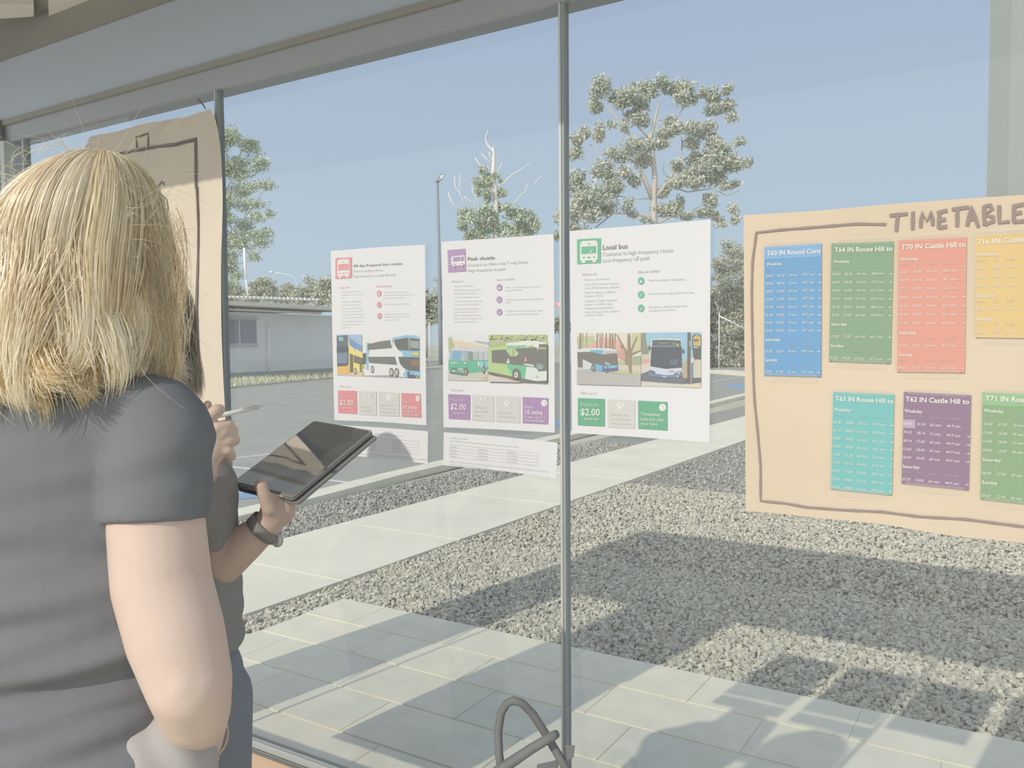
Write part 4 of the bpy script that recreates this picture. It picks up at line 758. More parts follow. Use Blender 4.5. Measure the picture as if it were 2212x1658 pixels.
MID = [(900,560,60,60),(900,650,120,90),(860,760,80,70),(960,720,90,100),(1000,640,60,60),(840,850,50,60),(960,900,80,80),(980,980,60,50),(1150,880,50,60),(1200,860,50,70),(1160,700,30,30),(1090,640,60,50),(640,1130,70,60),(740,1120,60,50),(600,1230,70,80),(640,1330,90,70),(760,1250,90,80),(880,1180,90,60),(980,1120,90,70),(1080,1080,70,70),(1140,1060,60,50),(900,1300,110,80),(1050,1240,100,90),(1080,1380,120,90),(900,1430,130,80),(740,1420,110,80),(680,1480,60,40),(1250,1080,80,70),(1350,1100,90,60),(1300,1180,110,70),(1430,1150,100,70),(1530,1160,80,50),(1600,1250,90,60),(1660,1330,60,80),(1500,1300,130,80),(1400,1250,80,60),(1350,1380,130,70),(1550,1400,140,60),(1250,1450,100,60),(1220,1300,50,40),(1000,1550,200,80),(1400,1520,150,60)]
LM = [([(1120, 3300), (1100, 2000), (1090, 1000), (1075, 800), (1048, 620), (1062, 450), (1062, 350), (1048, 240)], 46, 14), ([(1060, 330), (1010, 250), (960, 180), (948, 100), (985, 10)], 16, 3), ([(1060, 480), (960, 400), (890, 330)], 10, 4), ([(1050, 580), (960, 510), (870, 490), (800, 380)], 12, 3), ([(1110, 790), (1200, 730), (1340, 600), (1480, 520), (1610, 430)], 12, 3), ([(1340, 1030), (1400, 940), (1500, 840), (1525, 740)], 9, 4), ([(690, 1100), (620, 920), (530, 780), (520, 640)], 8, 2), ([(620, 920), (590, 780), (600, 620)], 7, 2), ([(600, 1130), (490, 1010), (430, 860)], 7, 2), ([(880, 1120), (830, 950), (770, 850), (760, 700)], 8, 2), ([(1115, 600), (1140, 530), (1175, 450)], 8, 3), ([(1080, 1000), (1000, 930), (960, 860)], 14, 6), ([(1060, 440), (1010, 370), (1000, 310)], 8, 3), ([(1600, 780), (1660, 700), (1730, 640)], 3, 2), ([(840, 1150), (790, 1000), (700, 960), (650, 920)], 5, 2)]
tree('gum_tree', 'half-bare gum tree with a dead branching top behind the purple notice', z6, 55, MID, LM, M_leafg, .22, 3.8, M_bark2)
z5 = zz(470, 230, 2.475)
LFT = [(60,150,50,50),(110,180,60,50),(40,220,50,60),(150,210,60,40),(180,200,40,30),(90,270,70,40),(50,330,60,50),(130,340,60,40),(210,320,60,35),(240,300,40,25),(90,420,70,50),(180,430,60,30),(250,410,50,30),(280,430,25,20),(60,500,50,50),(130,520,60,40),(220,520,50,25),(50,600,60,60),(120,620,60,40),(230,590,50,30),(280,570,30,30),(60,700,60,60),(200,690,60,40),(260,680,40,30),(120,740,60,50),(230,730,50,30),(60,800,50,50),(200,800,40,30),(60,860,50,40),(100,900,40,40),(30,950,60,60),(90,960,50,40),(-60,200,60,60),(-80,330,70,70),(-70,480,80,70),(-60,640,80,80),(-60,800,70,70)]
LL = [([(-20, 1500), (-10, 1000), (20, 700), (30, 450), (50, 250)], 16, 4), ([(10, 800), (90, 650), (190, 540), (250, 440)], 5, 2), ([(10, 880), (120, 780), (210, 740)], 4, 2), ([(25, 600), (100, 480), (170, 340)], 5, 2), ([(0, 930), (80, 850), (180, 820)], 4, 2), ([(30, 480), (80, 380), (130, 230)], 4, 2)]
tree('gum_tree', 'tall slender gum tree beside the brown paper sheet', z5, 60, LFT, LL, M_leafg, .22, 2.4)
ident = lambda x, y: (x, y)
def ygr(x, d): return 829+F_*((CAM[2]+.08)/d+Fw[2]+Rt[2]*(x-CX)/F_)/Up[2]
def row_tree(label, x0, x1, ytop, ybase, depth, lm, seed, dens=3., leaf=.36, cat='tree', name='tree', grp='trees in the distant tree line'):
    rr = random.Random(seed); cl = []; w_ = (x1-x0)/2; cx = (x0+x1)/2; n_ = max(8, int((x1-x0)*(ybase-ytop)/130))
    for _ in range(n_):
        u = rr.uniform(-1, 1); top_ = ytop+(ybase-ytop)*.55*abs(u)**2.2; r_ = rr.uniform(6, 12)
        cl.append((cx+u*w_*.9, rr.uniform(top_+r_*.8, ybase-4), r_*1.5, r_))
    o = tree(name, label, ident, depth, cl, [([(cx, ygr(cx, depth)), (cx, ybase), (cx+1, (ytop+ybase)/2)], 3, 1)], lm, leaf, dens, group=grp); o['category'] = cat
row_tree('rounded distant tree behind the mast on the building', 536, 598, 600, 650, 110, M_leafd, 1)
row_tree('low distant tree behind the middle of the building roof', 588, 652, 612, 652, 124, M_leafd, 2)
row_tree('wispy distant tree beside the curved street light', 636, 690, 594, 655, 98, M_leafd, 3, 1.2)
row_tree('distant tree rising just left of the red notice', 678, 760, 596, 660, 86, M_leafd, 4)
row_tree('distant tree behind the left end of the low building', 470, 545, 615, 650, 136, M_leafd, 5)
row_tree('tree seen between the red and purple notices behind the lamp post', 880, 962, 622, 700, 95, M_leafd, 6)
row_tree('low far scrub between purple and green notices beside the yield sign', 1170, 1250, 686, 716, 130, M_leafd, 7)
row_tree('pale open tree between the green notice and the brown timetable sheet', 1520, 1650, 508, 720, 60, M_leafd, 8, .8, .19, grp=None)
row_tree('dark bushy scrub at the foot of the pale open tree', 1490, 1660, 600, 798, 52, M_leafd, 9, 1.6, .2, 'bush', 'scrub', None)
row_tree('thin grey sapling beside the tall lamp post', 938, 962, 560, 640, 80, M_leafd, 10, .35, .2, 'tree', 'sapling', None)

# lamp posts, signs, fences
M_dk = mat('dark_post', (112, 118, 126), .6)
root = empty('lamp_post', tuple(Gr(952, 789, -.06))); tag(root, 'tall dark lamp post with a tilted floodlight between red and purple notices', 'lamp post')
dl = 63.; b = MB(); b.tube([D(952, ygr(952, dl), dl), D(950, 640, dl), D(944.5, 388, dl)], [.17, .155, .11], M_dk, 10); b.build('pole', root)
b = MB(); c0, c1 = D(945, 393, dl), D(953, 381, dl); b.tube([D(940, 391, dl), D(950, 391, dl)], .09, M_dk, 8)
hx = [D(*p, dl-.25) for p in ((943, 391), (950, 375), (962, 376), (954, 391))]; hy = [D(*p, dl+.25) for p in ((943, 391), (950, 375), (962, 376), (954, 391))]
b.hull8(hx+hy, M_dk); hd = b.build('floodlight', root)
b = MB(); b.hull8([D(*p, dl-.28) for p in ((949, 386), (953, 377), (960, 378), (955, 386))]+[D(*p, dl-.25) for p in ((949, 386), (953, 377), (960, 378), (955, 386))], mat('lamp_lens', (176, 170, 160), .4)); b.build('lens', hd)
root = empty('street_light', tuple(D(641, 660, 100))); tag(root, 'curved grey street light arm above the distant trees', 'street light')
b = MB(); b.tube([D(641, ygr(641, 100), 100), D(641, 612, 100), D(637, 600, 100), D(628, 594, 100), D(605, 590, 100), D(590, 588, 100)], .06, mat('galvanised', (166, 178, 184), .5), 7); b.build('pole', root)
b = MB(); b.tube([D(592, 588, 100), D(582, 587, 100)], .12, mat('galvanised', 0), 8); b.build('lamp_head', root)
root = empty('yield_sign', tuple(D(1214, 800, 40))); tag(root, 'red and white triangular yield sign seen behind the central mullion', 'road sign')
b = MB(); b.tube([D(1213.5, ygr(1213, 40), 40), D(1213, 655, 40)], .03, mat('galvanised', 0), 8); b.build('post', root)
def tri(d_, s, m, nm):
    b = MB(); c = np.array((1213, 658.)); P = [(c[0]+s*x, c[1]+s*y*1.0) for x, y in ((-17, -6), (0, 18), (17, -6))]
    f = [D(*p, d_) for p in P]; g = [D(*p, d_+.02) for p in P]; b.add(f+g, [(0, 1, 2), (5, 4, 3), (0, 3, 4, 1), (1, 4, 5, 2), (2, 5, 3, 0)], m); b.build(nm, root)
tri(39.95, 1, mat('sign_red', (214, 130, 130), .5), 'red_border'); tri(39.92, .58, mat('sign_white', (222, 222, 224), .5), 'white_field')
M_fen = mat('fence_steel', (196, 198, 190), .6)
root = empty('wire_fence', tuple(D(928, 795, 62))); tag(root, 'thin wire fence behind the lamp post between two notices', 'fence')
b = MB(); b.tube([D(927.5, 696, 60), D(929.5, ygr(929, 60), 60)], .045, M_fen, 6); b.build('post', root)
b = MB(); b.tube([D(880, 689, 60), D(955, 692, 60)], .02, mat('fence_wire', (160, 162, 158), .6), 5); b.build('rail', root)
b = MB()
for k_ in range(40): b.tube([D(880+k_*2, 690, 60.1), D(880+k_*2, 786, 60.1)], .006, mat('fence_wire', 0), 3)
b.build('mesh', root)
root = empty('barrier', tuple(D(1553, 730, 45))); tag(root, 'white sloping handrail on a post in front of the scrub', 'barrier')
b = MB(); b.tube([D(1553.5, 674, 45), D(1553, ygr(1553, 45), 45)], .025, M_fen, 6); b.build('post', root)
b = MB(); b.tube([D(1554, 682, 45), D(1578, 694, 45), D(1625, 718, 45)], .035, mat('rail_white', (214, 214, 208), .5), 6); b.build('rail', root)
b = MB(); b.tube([D(1553.5, 676, 45), D(1549, 660, 45), D(1544, 650, 45)], .02, mat('fence_wire', 0), 6); b.build('stay', root)
# tufts along the building's foot
V = []; n_ = 2600
t_ = RNG.uniform(0, 1, n_); xs = 485+t_*250; ph = np.array([Gr(x, 835-(x-490)*.092+random.uniform(-9, 2), .0) for x in xs])
h = RNG.uniform(.06, .28, n_); a = RNG.uniform(0, 6.28, n_); dx = np.c_[np.cos(a), np.sin(a), np.zeros(n_)]*.03
ph[:, 2] = .02; tip = ph+np.c_[RNG.normal(0, .06, n_), RNG.normal(0, .06, n_), h]
fq = np.stack([ph-dx, ph+dx, tip], 1).reshape(-1, 3)
o = fastmesh('dry_grass', fq, np.arange(n_*3).reshape(-1, 3), [mat('straw', (172, 170, 148), .9), mat('straw_green', (146, 150, 132), .9)], RNG.integers(0, 2, n_))
tag(o, 'dry grass tufts along the foot of the low building', 'grass', kind='stuff')

# pale column standing outside at the right, its foot hidden behind the timetable sheet
c0 = D(2166, 900, 8.6); c1 = D(2208.5, 900, 8.6); ux = (c1-c0); ux[2] = 0; w_ = np.linalg.norm(ux); ux /= w_; uy = np.array([-ux[1], ux[0], 0])
root = empty('column', (c0[0], c0[1], -.05)); tag(root, 'pale grey steel column outside, rising above the right end of the brown timetable sheet', 'column')
SCALE = 1.
def cbox(mb, a, b_, d0, d1, z0, z1, m):
    q = [c0+ux*a+uy*d0, c0+ux*b_+uy*d0, c0+ux*b_+uy*d1, c0+ux*a+uy*d1]; mb.hull8([(p[0], p[1], z0) for p in q]+[(p[0], p[1], z1) for p in q], m)
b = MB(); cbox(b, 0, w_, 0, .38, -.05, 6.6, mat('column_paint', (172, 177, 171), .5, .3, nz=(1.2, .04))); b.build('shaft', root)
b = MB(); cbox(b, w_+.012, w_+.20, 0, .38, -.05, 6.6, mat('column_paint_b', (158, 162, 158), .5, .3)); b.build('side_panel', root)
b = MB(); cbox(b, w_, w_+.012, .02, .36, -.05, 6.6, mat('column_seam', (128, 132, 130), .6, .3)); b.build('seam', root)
SCALE = .92
# ------------------------------------------------------------------ people
def ball(mb, c, ax, R3=None, n=20, m=None):
    c = np.array(c, float); vs = []; R3 = np.eye(3) if R3 is None else R3
    for i in range(1, n//2):
        t = math.pi*i/(n//2)
        for k in range(n):
            w = 2*math.pi*k/n; v = np.array([math.sin(t)*math.cos(w)*ax[0], math.sin(t)*math.sin(w)*ax[1], math.cos(t)*ax[2]]); vs.append(c+R3@v)
    L = n//2-1; vs += [c+R3@np.array([0, 0, ax[2]]), c-R3@np.array([0, 0, ax[2]])]
    fs = [(i*n+k, (i+1)*n+k, (i+1)*n+(k+1) % n, i*n+(k+1) % n) for i in range(L-1) for k in range(n)]
    fs += [(L*n, k, (k+1) % n) for k in range(n)]+[(L*n+1, (L-1)*n+(k+1) % n, (L-1)*n+k) for k in range(n)]
    mb.add(vs, fs, m, True)
def chain(mb, pts, m=None, n=16, flat=False):
    """pts: list of (point, radius); round-ended tapered limb"""
    P = [np.array(p, float) for p, r in pts]; r = [q for p, q in pts]
    PP_, RR = [], []
    for i in range(len(P)-1):
        k = 6
        for j in range(k): PP_.append(P[i]+(P[i+1]-P[i])*j/k); RR.append(r[i]+(r[i+1]-r[i])*j/k)
    PP_.append(P[-1]); RR.append(r[-1]); mb.tube(PP_, RR, m, n)
    rng_ = range(len(P)) if not flat else range(1, len(P)-1)
    for i in rng_: ball(mb, P[i], (r[i]*.995,)*3, None, n, m)
def meld(mb, name, m, parent, vox=.004, sm=6, fac=.5, post=None):
    """melt overlapping shapes into one continuous skin"""
    me = bpy.data.meshes.new('tmp'); me.from_pydata(mb.v, [], mb.f); me.update()
    o = bpy.data.objects.new('tmp', me); C.objects.link(o)
    a = o.modifiers.new('r', 'REMESH'); a.mode = 'VOXEL'; a.voxel_size = vox; a.use_smooth_shade = True
    a = o.modifiers.new('s', 'SMOOTH'); a.iterations = sm; a.factor = fac
    dg = bpy.context.evaluated_depsgraph_get(); dg.update(); ev = o.evaluated_get(dg); nm_ = bpy.data.meshes.new_from_object(ev)
    bpy.data.objects.remove(o); nm_.name = name
    if post:
        n_ = len(nm_.vertices); co = np.empty(n_*3, np.float32); nm_.vertices.foreach_get('co', co); no = np.empty(n_*3, np.float32); nm_.vertices.foreach_get('normal', no)
        co = post(co.reshape(-1, 3).astype(float), no.reshape(-1, 3).astype(float)); nm_.vertices.foreach_set('co', co.astype(np.float32).ravel())
    nm_.materials.clear(); nm_.materials.append(m); nm_.polygons.foreach_set('use_smooth', np.ones(len(nm_.polygons), bool)); nm_.update()
    return link(name, nm_, parent)
M_skin = mat('skin', (224, 200, 186), .55, .35, nz=(14, .035), bump=(160, .12, .0012)); M_skin2 = mat('skin_tan', (212, 188, 174), .55, .35, nz=(14, .04), bump=(160, .12, .0012))
M_tee = mat('navy_tshirt', (128, 130, 134), .9, .15, bump=(7, .25, .01)); M_tee2 = mat('black_top', (156, 155, 153), .9, .15, bump=(8, .25, .01))
M_grey = mat('grey_cloth', (186, 182, 180), .9, .15, bump=(9, .3, .008)); M_jean = mat('navy_jeans', (146, 150, 158), .9, .15, bump=(12, .3, .006))
M_blk = mat('matt_black', (150, 147, 145), .6, .3)
SR = np.column_stack([R0, np.array([-R0[1], R0[0], 0]), [0, 0, 1.]])   # axes: image-right, away from the camera, up

def hairmat(name, c):
    m = bpy.data.materials.new(name); m.use_nodes = True; n = m.node_tree; n.nodes.clear(); col = (*lin(c), 1)
    o = n.nodes.new('ShaderNodeOutputMaterial'); a = n.nodes.new('ShaderNodeBsdfDiffuse'); t = n.nodes.new('ShaderNodeBsdfTranslucent'); g = n.nodes.new('ShaderNodeBsdfGlossy'); x = n.nodes.new('ShaderNodeMixShader'); y = n.nodes.new('ShaderNodeMixShader')
    for q in (a, t): q.inputs[0].default_value = col
    g.inputs[0].default_value = (1, .95, .85, 1); g.inputs['Roughness'].default_value = .4; x.inputs[0].default_value = .5; y.inputs[0].default_value = .12
    n.links.new(a.outputs[0], x.inputs[1]); n.links.new(t.outputs[0], x.inputs[2]); n.links.new(x.outputs[0], y.inputs[1]); n.links.new(g.outputs[0], y.inputs[2]); n.links.new(y.outputs[0], o.inputs[0]); return m
def hair(name, parent, Hc, rad, drop, n, cols, crown, face, seed, wid=.0006, flare=.03, clumps=90, ztip=(-.20, -.30), wavy=1., narrow=0., curls=1.):
    rg = np.random.default_rng(seed); K = 20; Vs, Ms = [], []; lock = rg.normal(0, 1, clumps)
    cphi = rg.uniform(0, 2*math.pi, clumps); cph = rg.uniform(0, 6.28, clumps); ca = rg.uniform(.3, 1., clumps); ccol = rg.integers(0, len(cols), clumps); cl_ = rg.uniform(ztip[1], ztip[0], clumps); cr_ = rg.uniform(.95, 1.15, clumps); ccurl = rg.uniform(-1, 1, clumps)*curls
    for i in range(n):
        c = rg.integers(0, clumps); phi = cphi[c]+rg.normal(0, .14)+rg.choice([0, 0, 0, 1])*rg.normal(0, .3)
        d = (phi-face+math.pi) % (2*math.pi)-math.pi
        if abs(d) < .62: phi = face+math.copysign(.62+abs(rg.normal(0, .08)), d)
        a0 = rg.uniform(.03, 1.35); lay = cr_[c]+rg.normal(0, .018); L_ = -cl_[c]+rg.normal(0, .010); R_ = .11
        t = np.linspace(0, 1, K)**.9; S = R_*(math.pi/2-a0)+L_; arc = t*S/R_+a0
        al = np.minimum(arc, math.pi/2+.0*arc); fall = np.maximum(0, arc-math.pi/2)*R_; dn = np.clip(fall/L_, 0, 1)
        sm_ = t*t*(3-2*t); ph2 = cphi[c]+(phi-cphi[c])*(1-.62*sm_) if abs(d) >= .62 else phi
        rr = np.sin(al)*(1+(lay-1)*np.minimum(1, t*2.2)+.03*sm_)*(1-narrow*np.maximum(0, np.cos(ph2))*np.minimum(1, t*1.6)); zz_ = np.cos(al); pc = 1-np.minimum(1, al/(math.pi/2))
        x = np.cos(ph2)*rr*rad[0]+crown[0]*pc; y = np.sin(ph2)*rr*rad[1]+crown[1]*pc; z = zz_*rad[2]*(1+(lay-1)*np.minimum(1, t*2.2))-fall
        fl = flare*sm_*np.cos(dn*1.9); wv = np.sin(t*8.5+cph[c])*.0095*ca[c]*sm_*wavy; tw = np.cos(t*7+cph[c]*1.7)*.0105*wavy*ca[c]*sm_+lock[c]*sm_*.012*wavy
        th = np.clip(dn-.72, 0, 1)/.28*2.3*abs(ccurl[c]); dr = np.sign(ccurl[c]); fl = fl+dr*.020*(1-np.cos(th)); z = z+.020*(th-np.sin(th))*1.2
        x = x+np.cos(ph2)*(fl+wv)-np.sin(ph2)*tw; y = y+np.sin(ph2)*(fl+wv)+np.cos(ph2)*tw
        jit = rg.normal(0, .0016, 3); P = np.c_[x, y, z]+jit*np.minimum(1, t*3)[:, None]+(rg.normal(0, .004, 3)[None]*t[:, None]**2)
        P = Hc+P@SR.T
        w = wid*np.minimum(1, (1-t)*5+.15)*rg.uniform(.6, 1.2)
        T = np.gradient(P, axis=0); T /= np.linalg.norm(T, axis=1)[:, None]+1e-9; ou = (P-Hc)*[1, 1, .35]; ou /= np.linalg.norm(ou, axis=1)[:, None]; ou = ou+rg.normal(0, .22, 3)
        s = np.cross(T, ou); s /= np.linalg.norm(s, axis=1)[:, None]+1e-9; u = np.cross(s, T)
        V = np.stack([P+s*w[:, None], P+u*w[:, None]*.35, P-s*w[:, None]], 1); Vs.append(V.reshape(-1, 3))
        Ms.append(ccol[c] if rg.random() < .72 else rg.integers(0, len(cols)))
    V = np.concatenate(Vs); f0 = np.array([(k*3+a, k*3+(a+1) % 3, (k+1)*3+(a+1) % 3, (k+1)*3+a) for k in range(K-1) for a in range(2)])
    Fq = (f0[None]+(np.arange(n)*K*3)[:, None, None]).reshape(-1, 4)
    return fastmesh(name, V, Fq, cols, np.repeat(np.array(Ms), len(f0)), True, parent)

# --- woman in front, seen from behind
wr = empty('person', (D(130, 1500, 1.15)[0], D(130, 1500, 1.15)[1], 0.))
tag(wr, 'blonde woman in a dark t-shirt seen from behind, hand on hip', 'person')
Hc = D(188, 540, 1.13)
mb = MB()
ball(mb, Hc, (.078, .095, .112), SR); ball(mb, Hc+SR@np.array([0, .035, -.05]), (.056, .062, .07), SR)      # skull, jaw (face turned to the glass)
ball(mb, Hc+SR@np.array([0, .098, -.02]), (.012, .018, .024), SR); ball(mb, Hc+SR@np.array([.078, .0, -.015]), (.010, .018, .03), SR); ball(mb, Hc+SR@np.array([-.078, .0, -.015]), (.010, .018, .03), SR)
chain(mb, [(D(192, 700, 1.13), .052), (D(196, 860, 1.14), .056)])
chain(mb, [(D(196, 880, 1.14), .06), (D(335, 930, 1.11), .055)]); chain(mb, [(D(196, 880, 1.14), .06), (D(-70, 950, 1.2), .055)])
ball(mb, D(130, 1120, 1.15), (.15, .07, .26), SR); ball(mb, D(140, 1440, 1.16), (.13, .06, .2), SR)
arm = [(D(338, 960, 1.10), .058), (D(338, 1130, 1.085), .0605), (D(350, 1260, 1.075), .0615), (D(382, 1380, 1.06), .0600), (D(408, 1470, 1.05), .0530), (D(420, 1530, 1.085), .046), (D(428, 1575, 1.16), .037), (D(436, 1606, 1.23), .029)]
chain(mb, arm, None, 24); ball(mb, D(395, 1478, 1.022), (.028, .026, .03), SR)
hp = D(418, 1640, 1.27); ball(mb, hp, (.040, .02, .030), SR); ball(mb, D(395, 1655, 1.285), (.038, .02, .032), SR)
for i, (dx, dy) in enumerate([(-62, 12), (-66, 30), (-62, 48), (-52, 64)]):
    chain(mb, [(D(395, 1645+i*14, 1.285), .0095), (D(360+i*3, 1652+i*17, 1.295), .0088), (D(395+dx, 1660+dy, 1.28), .0078)], None, 10)
chain(mb, [(D(430, 1630, 1.27), .011), (D(440, 1665, 1.26), .010), (D(428, 1692, 1.25), .0088)], None, 10)
la = [(D(-80, 960, 1.2), .058), (D(-125, 1250, 1.2), .056), (D(-120, 1460, 1.18), .05), (D(-60, 1600, 1.32), .036), (D(-20, 1660, 1.4), .028)]
chain(mb, la); ball(mb, D(0, 1690, 1.42), (.04, .03, .03), SR)
def skinpost(co, no): return co
meld(mb, 'body', M_skin, wr, .0045, 5)
mb = MB()
chain(mb, [(D(205, 868, 1.13), .060), (D(340, 930, 1.105), .070)], None, 24); chain(mb, [(D(190, 880, 1.14), .066), (D(-75, 950, 1.2), .066)], None, 24)
ball(mb, D(125, 1060, 1.15), (.205, .118, .22), SR, 36); ball(mb, D(140, 1330, 1.15), (.19, .118, .24), SR, 36); ball(mb, D(165, 1600, 1.16), (.185, .13, .16), SR, 36); ball(mb, D(290, 1190, 1.16), (.09, .09, .24), SR, 28); ball(mb, D(300, 1440, 1.165), (.075, .09, .2), SR, 28)
chain(mb, [(D(345, 935, 1.10), .0700), (D(338, 1030, 1.09), .0690), (D(337, 1122, 1.085), .0675)], None, 28, flat=True); ball(mb, D(345, 940, 1.10), (.069, .066, .066), SR, 24)
chain(mb, [(D(-80, 950, 1.2), .068), (D(-100, 1090, 1.2), .070)], None, 24, flat=True)
def folds(co, no):
    q = (co-D(140, 1400, 1.15))@SR; z = q[:, 2]; x = q[:, 0]
    amp = np.clip(.16-np.abs(z+.02), 0, .16)/.16*.0075+.0012
    f = np.sin(z*78-x*16+np.sin(x*14)*1.2)+.5*np.sin(z*130-x*30+2)
    sl = (q[:, 2] > .17); amp = np.where(sl, .0016, amp)
    return co+no*(amp*f)[:, None]
meld(mb, 't_shirt', M_tee, wr, .005, 5, .5, folds)
mb = MB(); p_ = [D(228, 1148, 1.0), ]
# trousers down to the floor, pale grey at the hip
mb = MB(); hipc = D(150, 1700, 1.16); ball(mb, hipc, (.19, .125, .15), SR, 30)
fx = np.array([*Fw[:2], 0]); fx /= np.linalg.norm(fx)
for sx__ in (-.095, .095):
    top_ = hipc+SR@np.array([sx__, 0, -.03]); bt = np.array([top_[0], top_[1], .09]); kn = np.array([top_[0], top_[1], .50])+fx*.015
    chain(mb, [(top_, .10), (kn, .066), (bt, .052)], None, 20)
meld(mb, 'trousers', M_grey, wr, .007, 5)
mb = MB(); ball(mb, D(318, 1668, 1.12), (.085, .06, .105), SR@np.array([[.8, 0, .6], [0, 1, 0], [-.6, 0, .8]]), 28); ball(mb, D(270, 1720, 1.11), (.09, .07, .09), SR, 28)
meld(mb, 'grey_overshirt', M_grey, wr, .005, 5, .5, lambda co, no: co+no*(.003*np.sin((co@SR)[:, 0]*120+(co@SR)[:, 2]*70))[:, None])
for sx__ in (-.095, .095):
    mb = MB(); top_ = hipc+SR@np.array([sx__, 0, 0]); c_ = np.array([top_[0], top_[1], .045]); ball(mb, c_+fx*.05, (.045, .125, .045), SR, 20); meld(mb, 'shoe', M_blk, wr, .006, 3, .5, lambda co, no: np.c_[co[:, :2], np.maximum(co[:, 2], .001)])
# bracelet round the wrist
mb = MB(); wc = D(433, 1590, 1.20); ax = D(436, 1606, 1.23)-D(428, 1575, 1.16); ax /= np.linalg.norm(ax); u_ = np.cross(ax, [0, 0, 1.]); u_ /= np.linalg.norm(u_); v_ = np.cross(ax, u_)
mb.tube([wc+(u_*math.cos(t)+v_*math.sin(t))*.0375 for t in np.linspace(0, 2*math.pi, 40)], .0016, mat('gold', (222, 204, 160), .35, .5, .5), 8, False); mb.build('bracelet', wr)
# hair
HC = [hairmat('hair_%d' % i, c) for i, c in enumerate([(252, 247, 230), (250, 240, 212), (244, 228, 192), (232, 212, 172), (222, 206, 178), (252, 246, 228)])]
mb = MB(); ball(mb, Hc+np.array([0, 0, .006]), (.088, .104, .118), SR, 30)
ball(mb, Hc+SR@np.array([0, -.015, -.09]), (.098, .085, .10), SR, 30)
M_scalp = mat('hair_under', (252, 240, 214), .8, .2, nz=(40, .1)); HU = meld(mb, 'hair_mass', M_scalp, wr, .006, 6)
H1 = hair('hair', wr, Hc, (.094, .108, .122), .2, 12000, HC, (.05, -.045), math.radians(90), 11, .00075, .026, 74, (-.155, -.235), 2.5, .24)
# fly-away strands
rg = np.random.default_rng(5); mb = MB()
for i in range(230):
    a = rg.uniform(-.2, math.pi+.2); st = np.array([math.cos(a)*.10, rg.uniform(-.09, .03), math.sin(a)*.12 if math.sin(a) > 0 else rg.uniform(-.15, 0)]); L_ = rg.uniform(.02, .075)
    di = st/np.linalg.norm(st)*.7+rg.normal(0, .5, 3); di /= np.linalg.norm(di); cu = rg.normal(0, .5, 3); P = []
    for t in np.linspace(0, 1, 9): P.append(Hc+SR@(st+di*L_*t+cu*L_*t*t+np.array([0, 0, -.02*t*t])))
    mb.tube(P, [.00035*(1-.7*k/8) for k in range(9)], HC[[0, 5, 1][i % 3]], 3, False)
for i in range(260):   # wisps hanging over the right side and ends
    x_ = rg.uniform(290, 390); y0 = rg.uniform(440, 640); P = []; ph_ = rg.uniform(0, 6); b_ = rg.uniform(-.3, 1)
    for t in np.linspace(0, 1, 12): P.append(D(x_+b_*60*t*(1-t)*2+(395-x_)*.35*t+6*math.sin(t*5+ph_), y0+(rg.uniform(0, 3)+rg.uniform(180, 200))*t, 1.10+rg.normal(0, .001)))
    mb.tube(P, [.0004*(1-.6*k/11) for k in range(12)], HC[i % 5], 3, False)
mb.build('loose_hair', wr)

# --- second person behind her, holding tablet and stylus
pr = empty('person', (D(400, 1500, 1.6)[0], D(400, 1500, 1.6)[1], 0.))
tag(pr, 'person in a black top and sunglasses partly hidden behind the blonde woman, holding a tablet', 'person')
fa = math.radians(-8)      # face turned back towards the camera
RF = SR@np.array([[math.cos(fa), -math.sin(fa), 0], [math.sin(fa), math.cos(fa), 0], [0, 0, 1]])
Pc_ = D(326, 705, 1.50)
def FP(x, y, z): return Pc_+RF@np.array([x, y, z])
mb = MB()
ball(mb, FP(0, 0, .015), (.060, .082, .088), RF, 28); ball(mb, FP(0, -.018, -.055), (.054, .060, .062), RF, 24)
chain(mb, [(FP(-.002, -.085, .018), .0075), (FP(-.002, -.100, -.008), .0105), (FP(-.002, -.094, -.014), .011)], None, 12)
ball(mb, FP(-.011, -.088, -.016), (.007, .008, .006), RF, 12); ball(mb, FP(.009, -.088, -.016), (.007, .008, .006), RF, 12)
ball(mb, FP(-.034, -.062, -.022), (.026, .02, .022), RF, 16); ball(mb, FP(.034, -.062, -.022), (.026, .02, .022), RF, 16)
ball(mb, FP(0, -.072, -.088), (.022, .018, .018), RF, 14); ball(mb, FP(0, -.070, .048), (.05, .02, .03), RF, 16)
ball(mb, FP(.062, .005, -.01), (.009, .018, .03), RF, 12); ball(mb, FP(-.062, .005, -.01), (.009, .018, .03), RF, 12)
chain(mb, [(D(342, 780, 1.53), .048), (D(350, 900, 1.62), .054)])
chain(mb, [(D(350, 915, 1.62), .06), (D(430, 1040, 1.58), .055)], None, 20)
ball(mb, D(380, 1120, 1.63), (.08, .06, .2), SR); ball(mb, D(390, 1330, 1.63), (.06, .06, .17), SR)
TL = [np.array(v) for v in ((-1.343, 1.096, 1.288), (-1.339, 1.313, 1.391), (-1.175, 1.316, 1.378), (-1.179, 1.099, 1.275))]
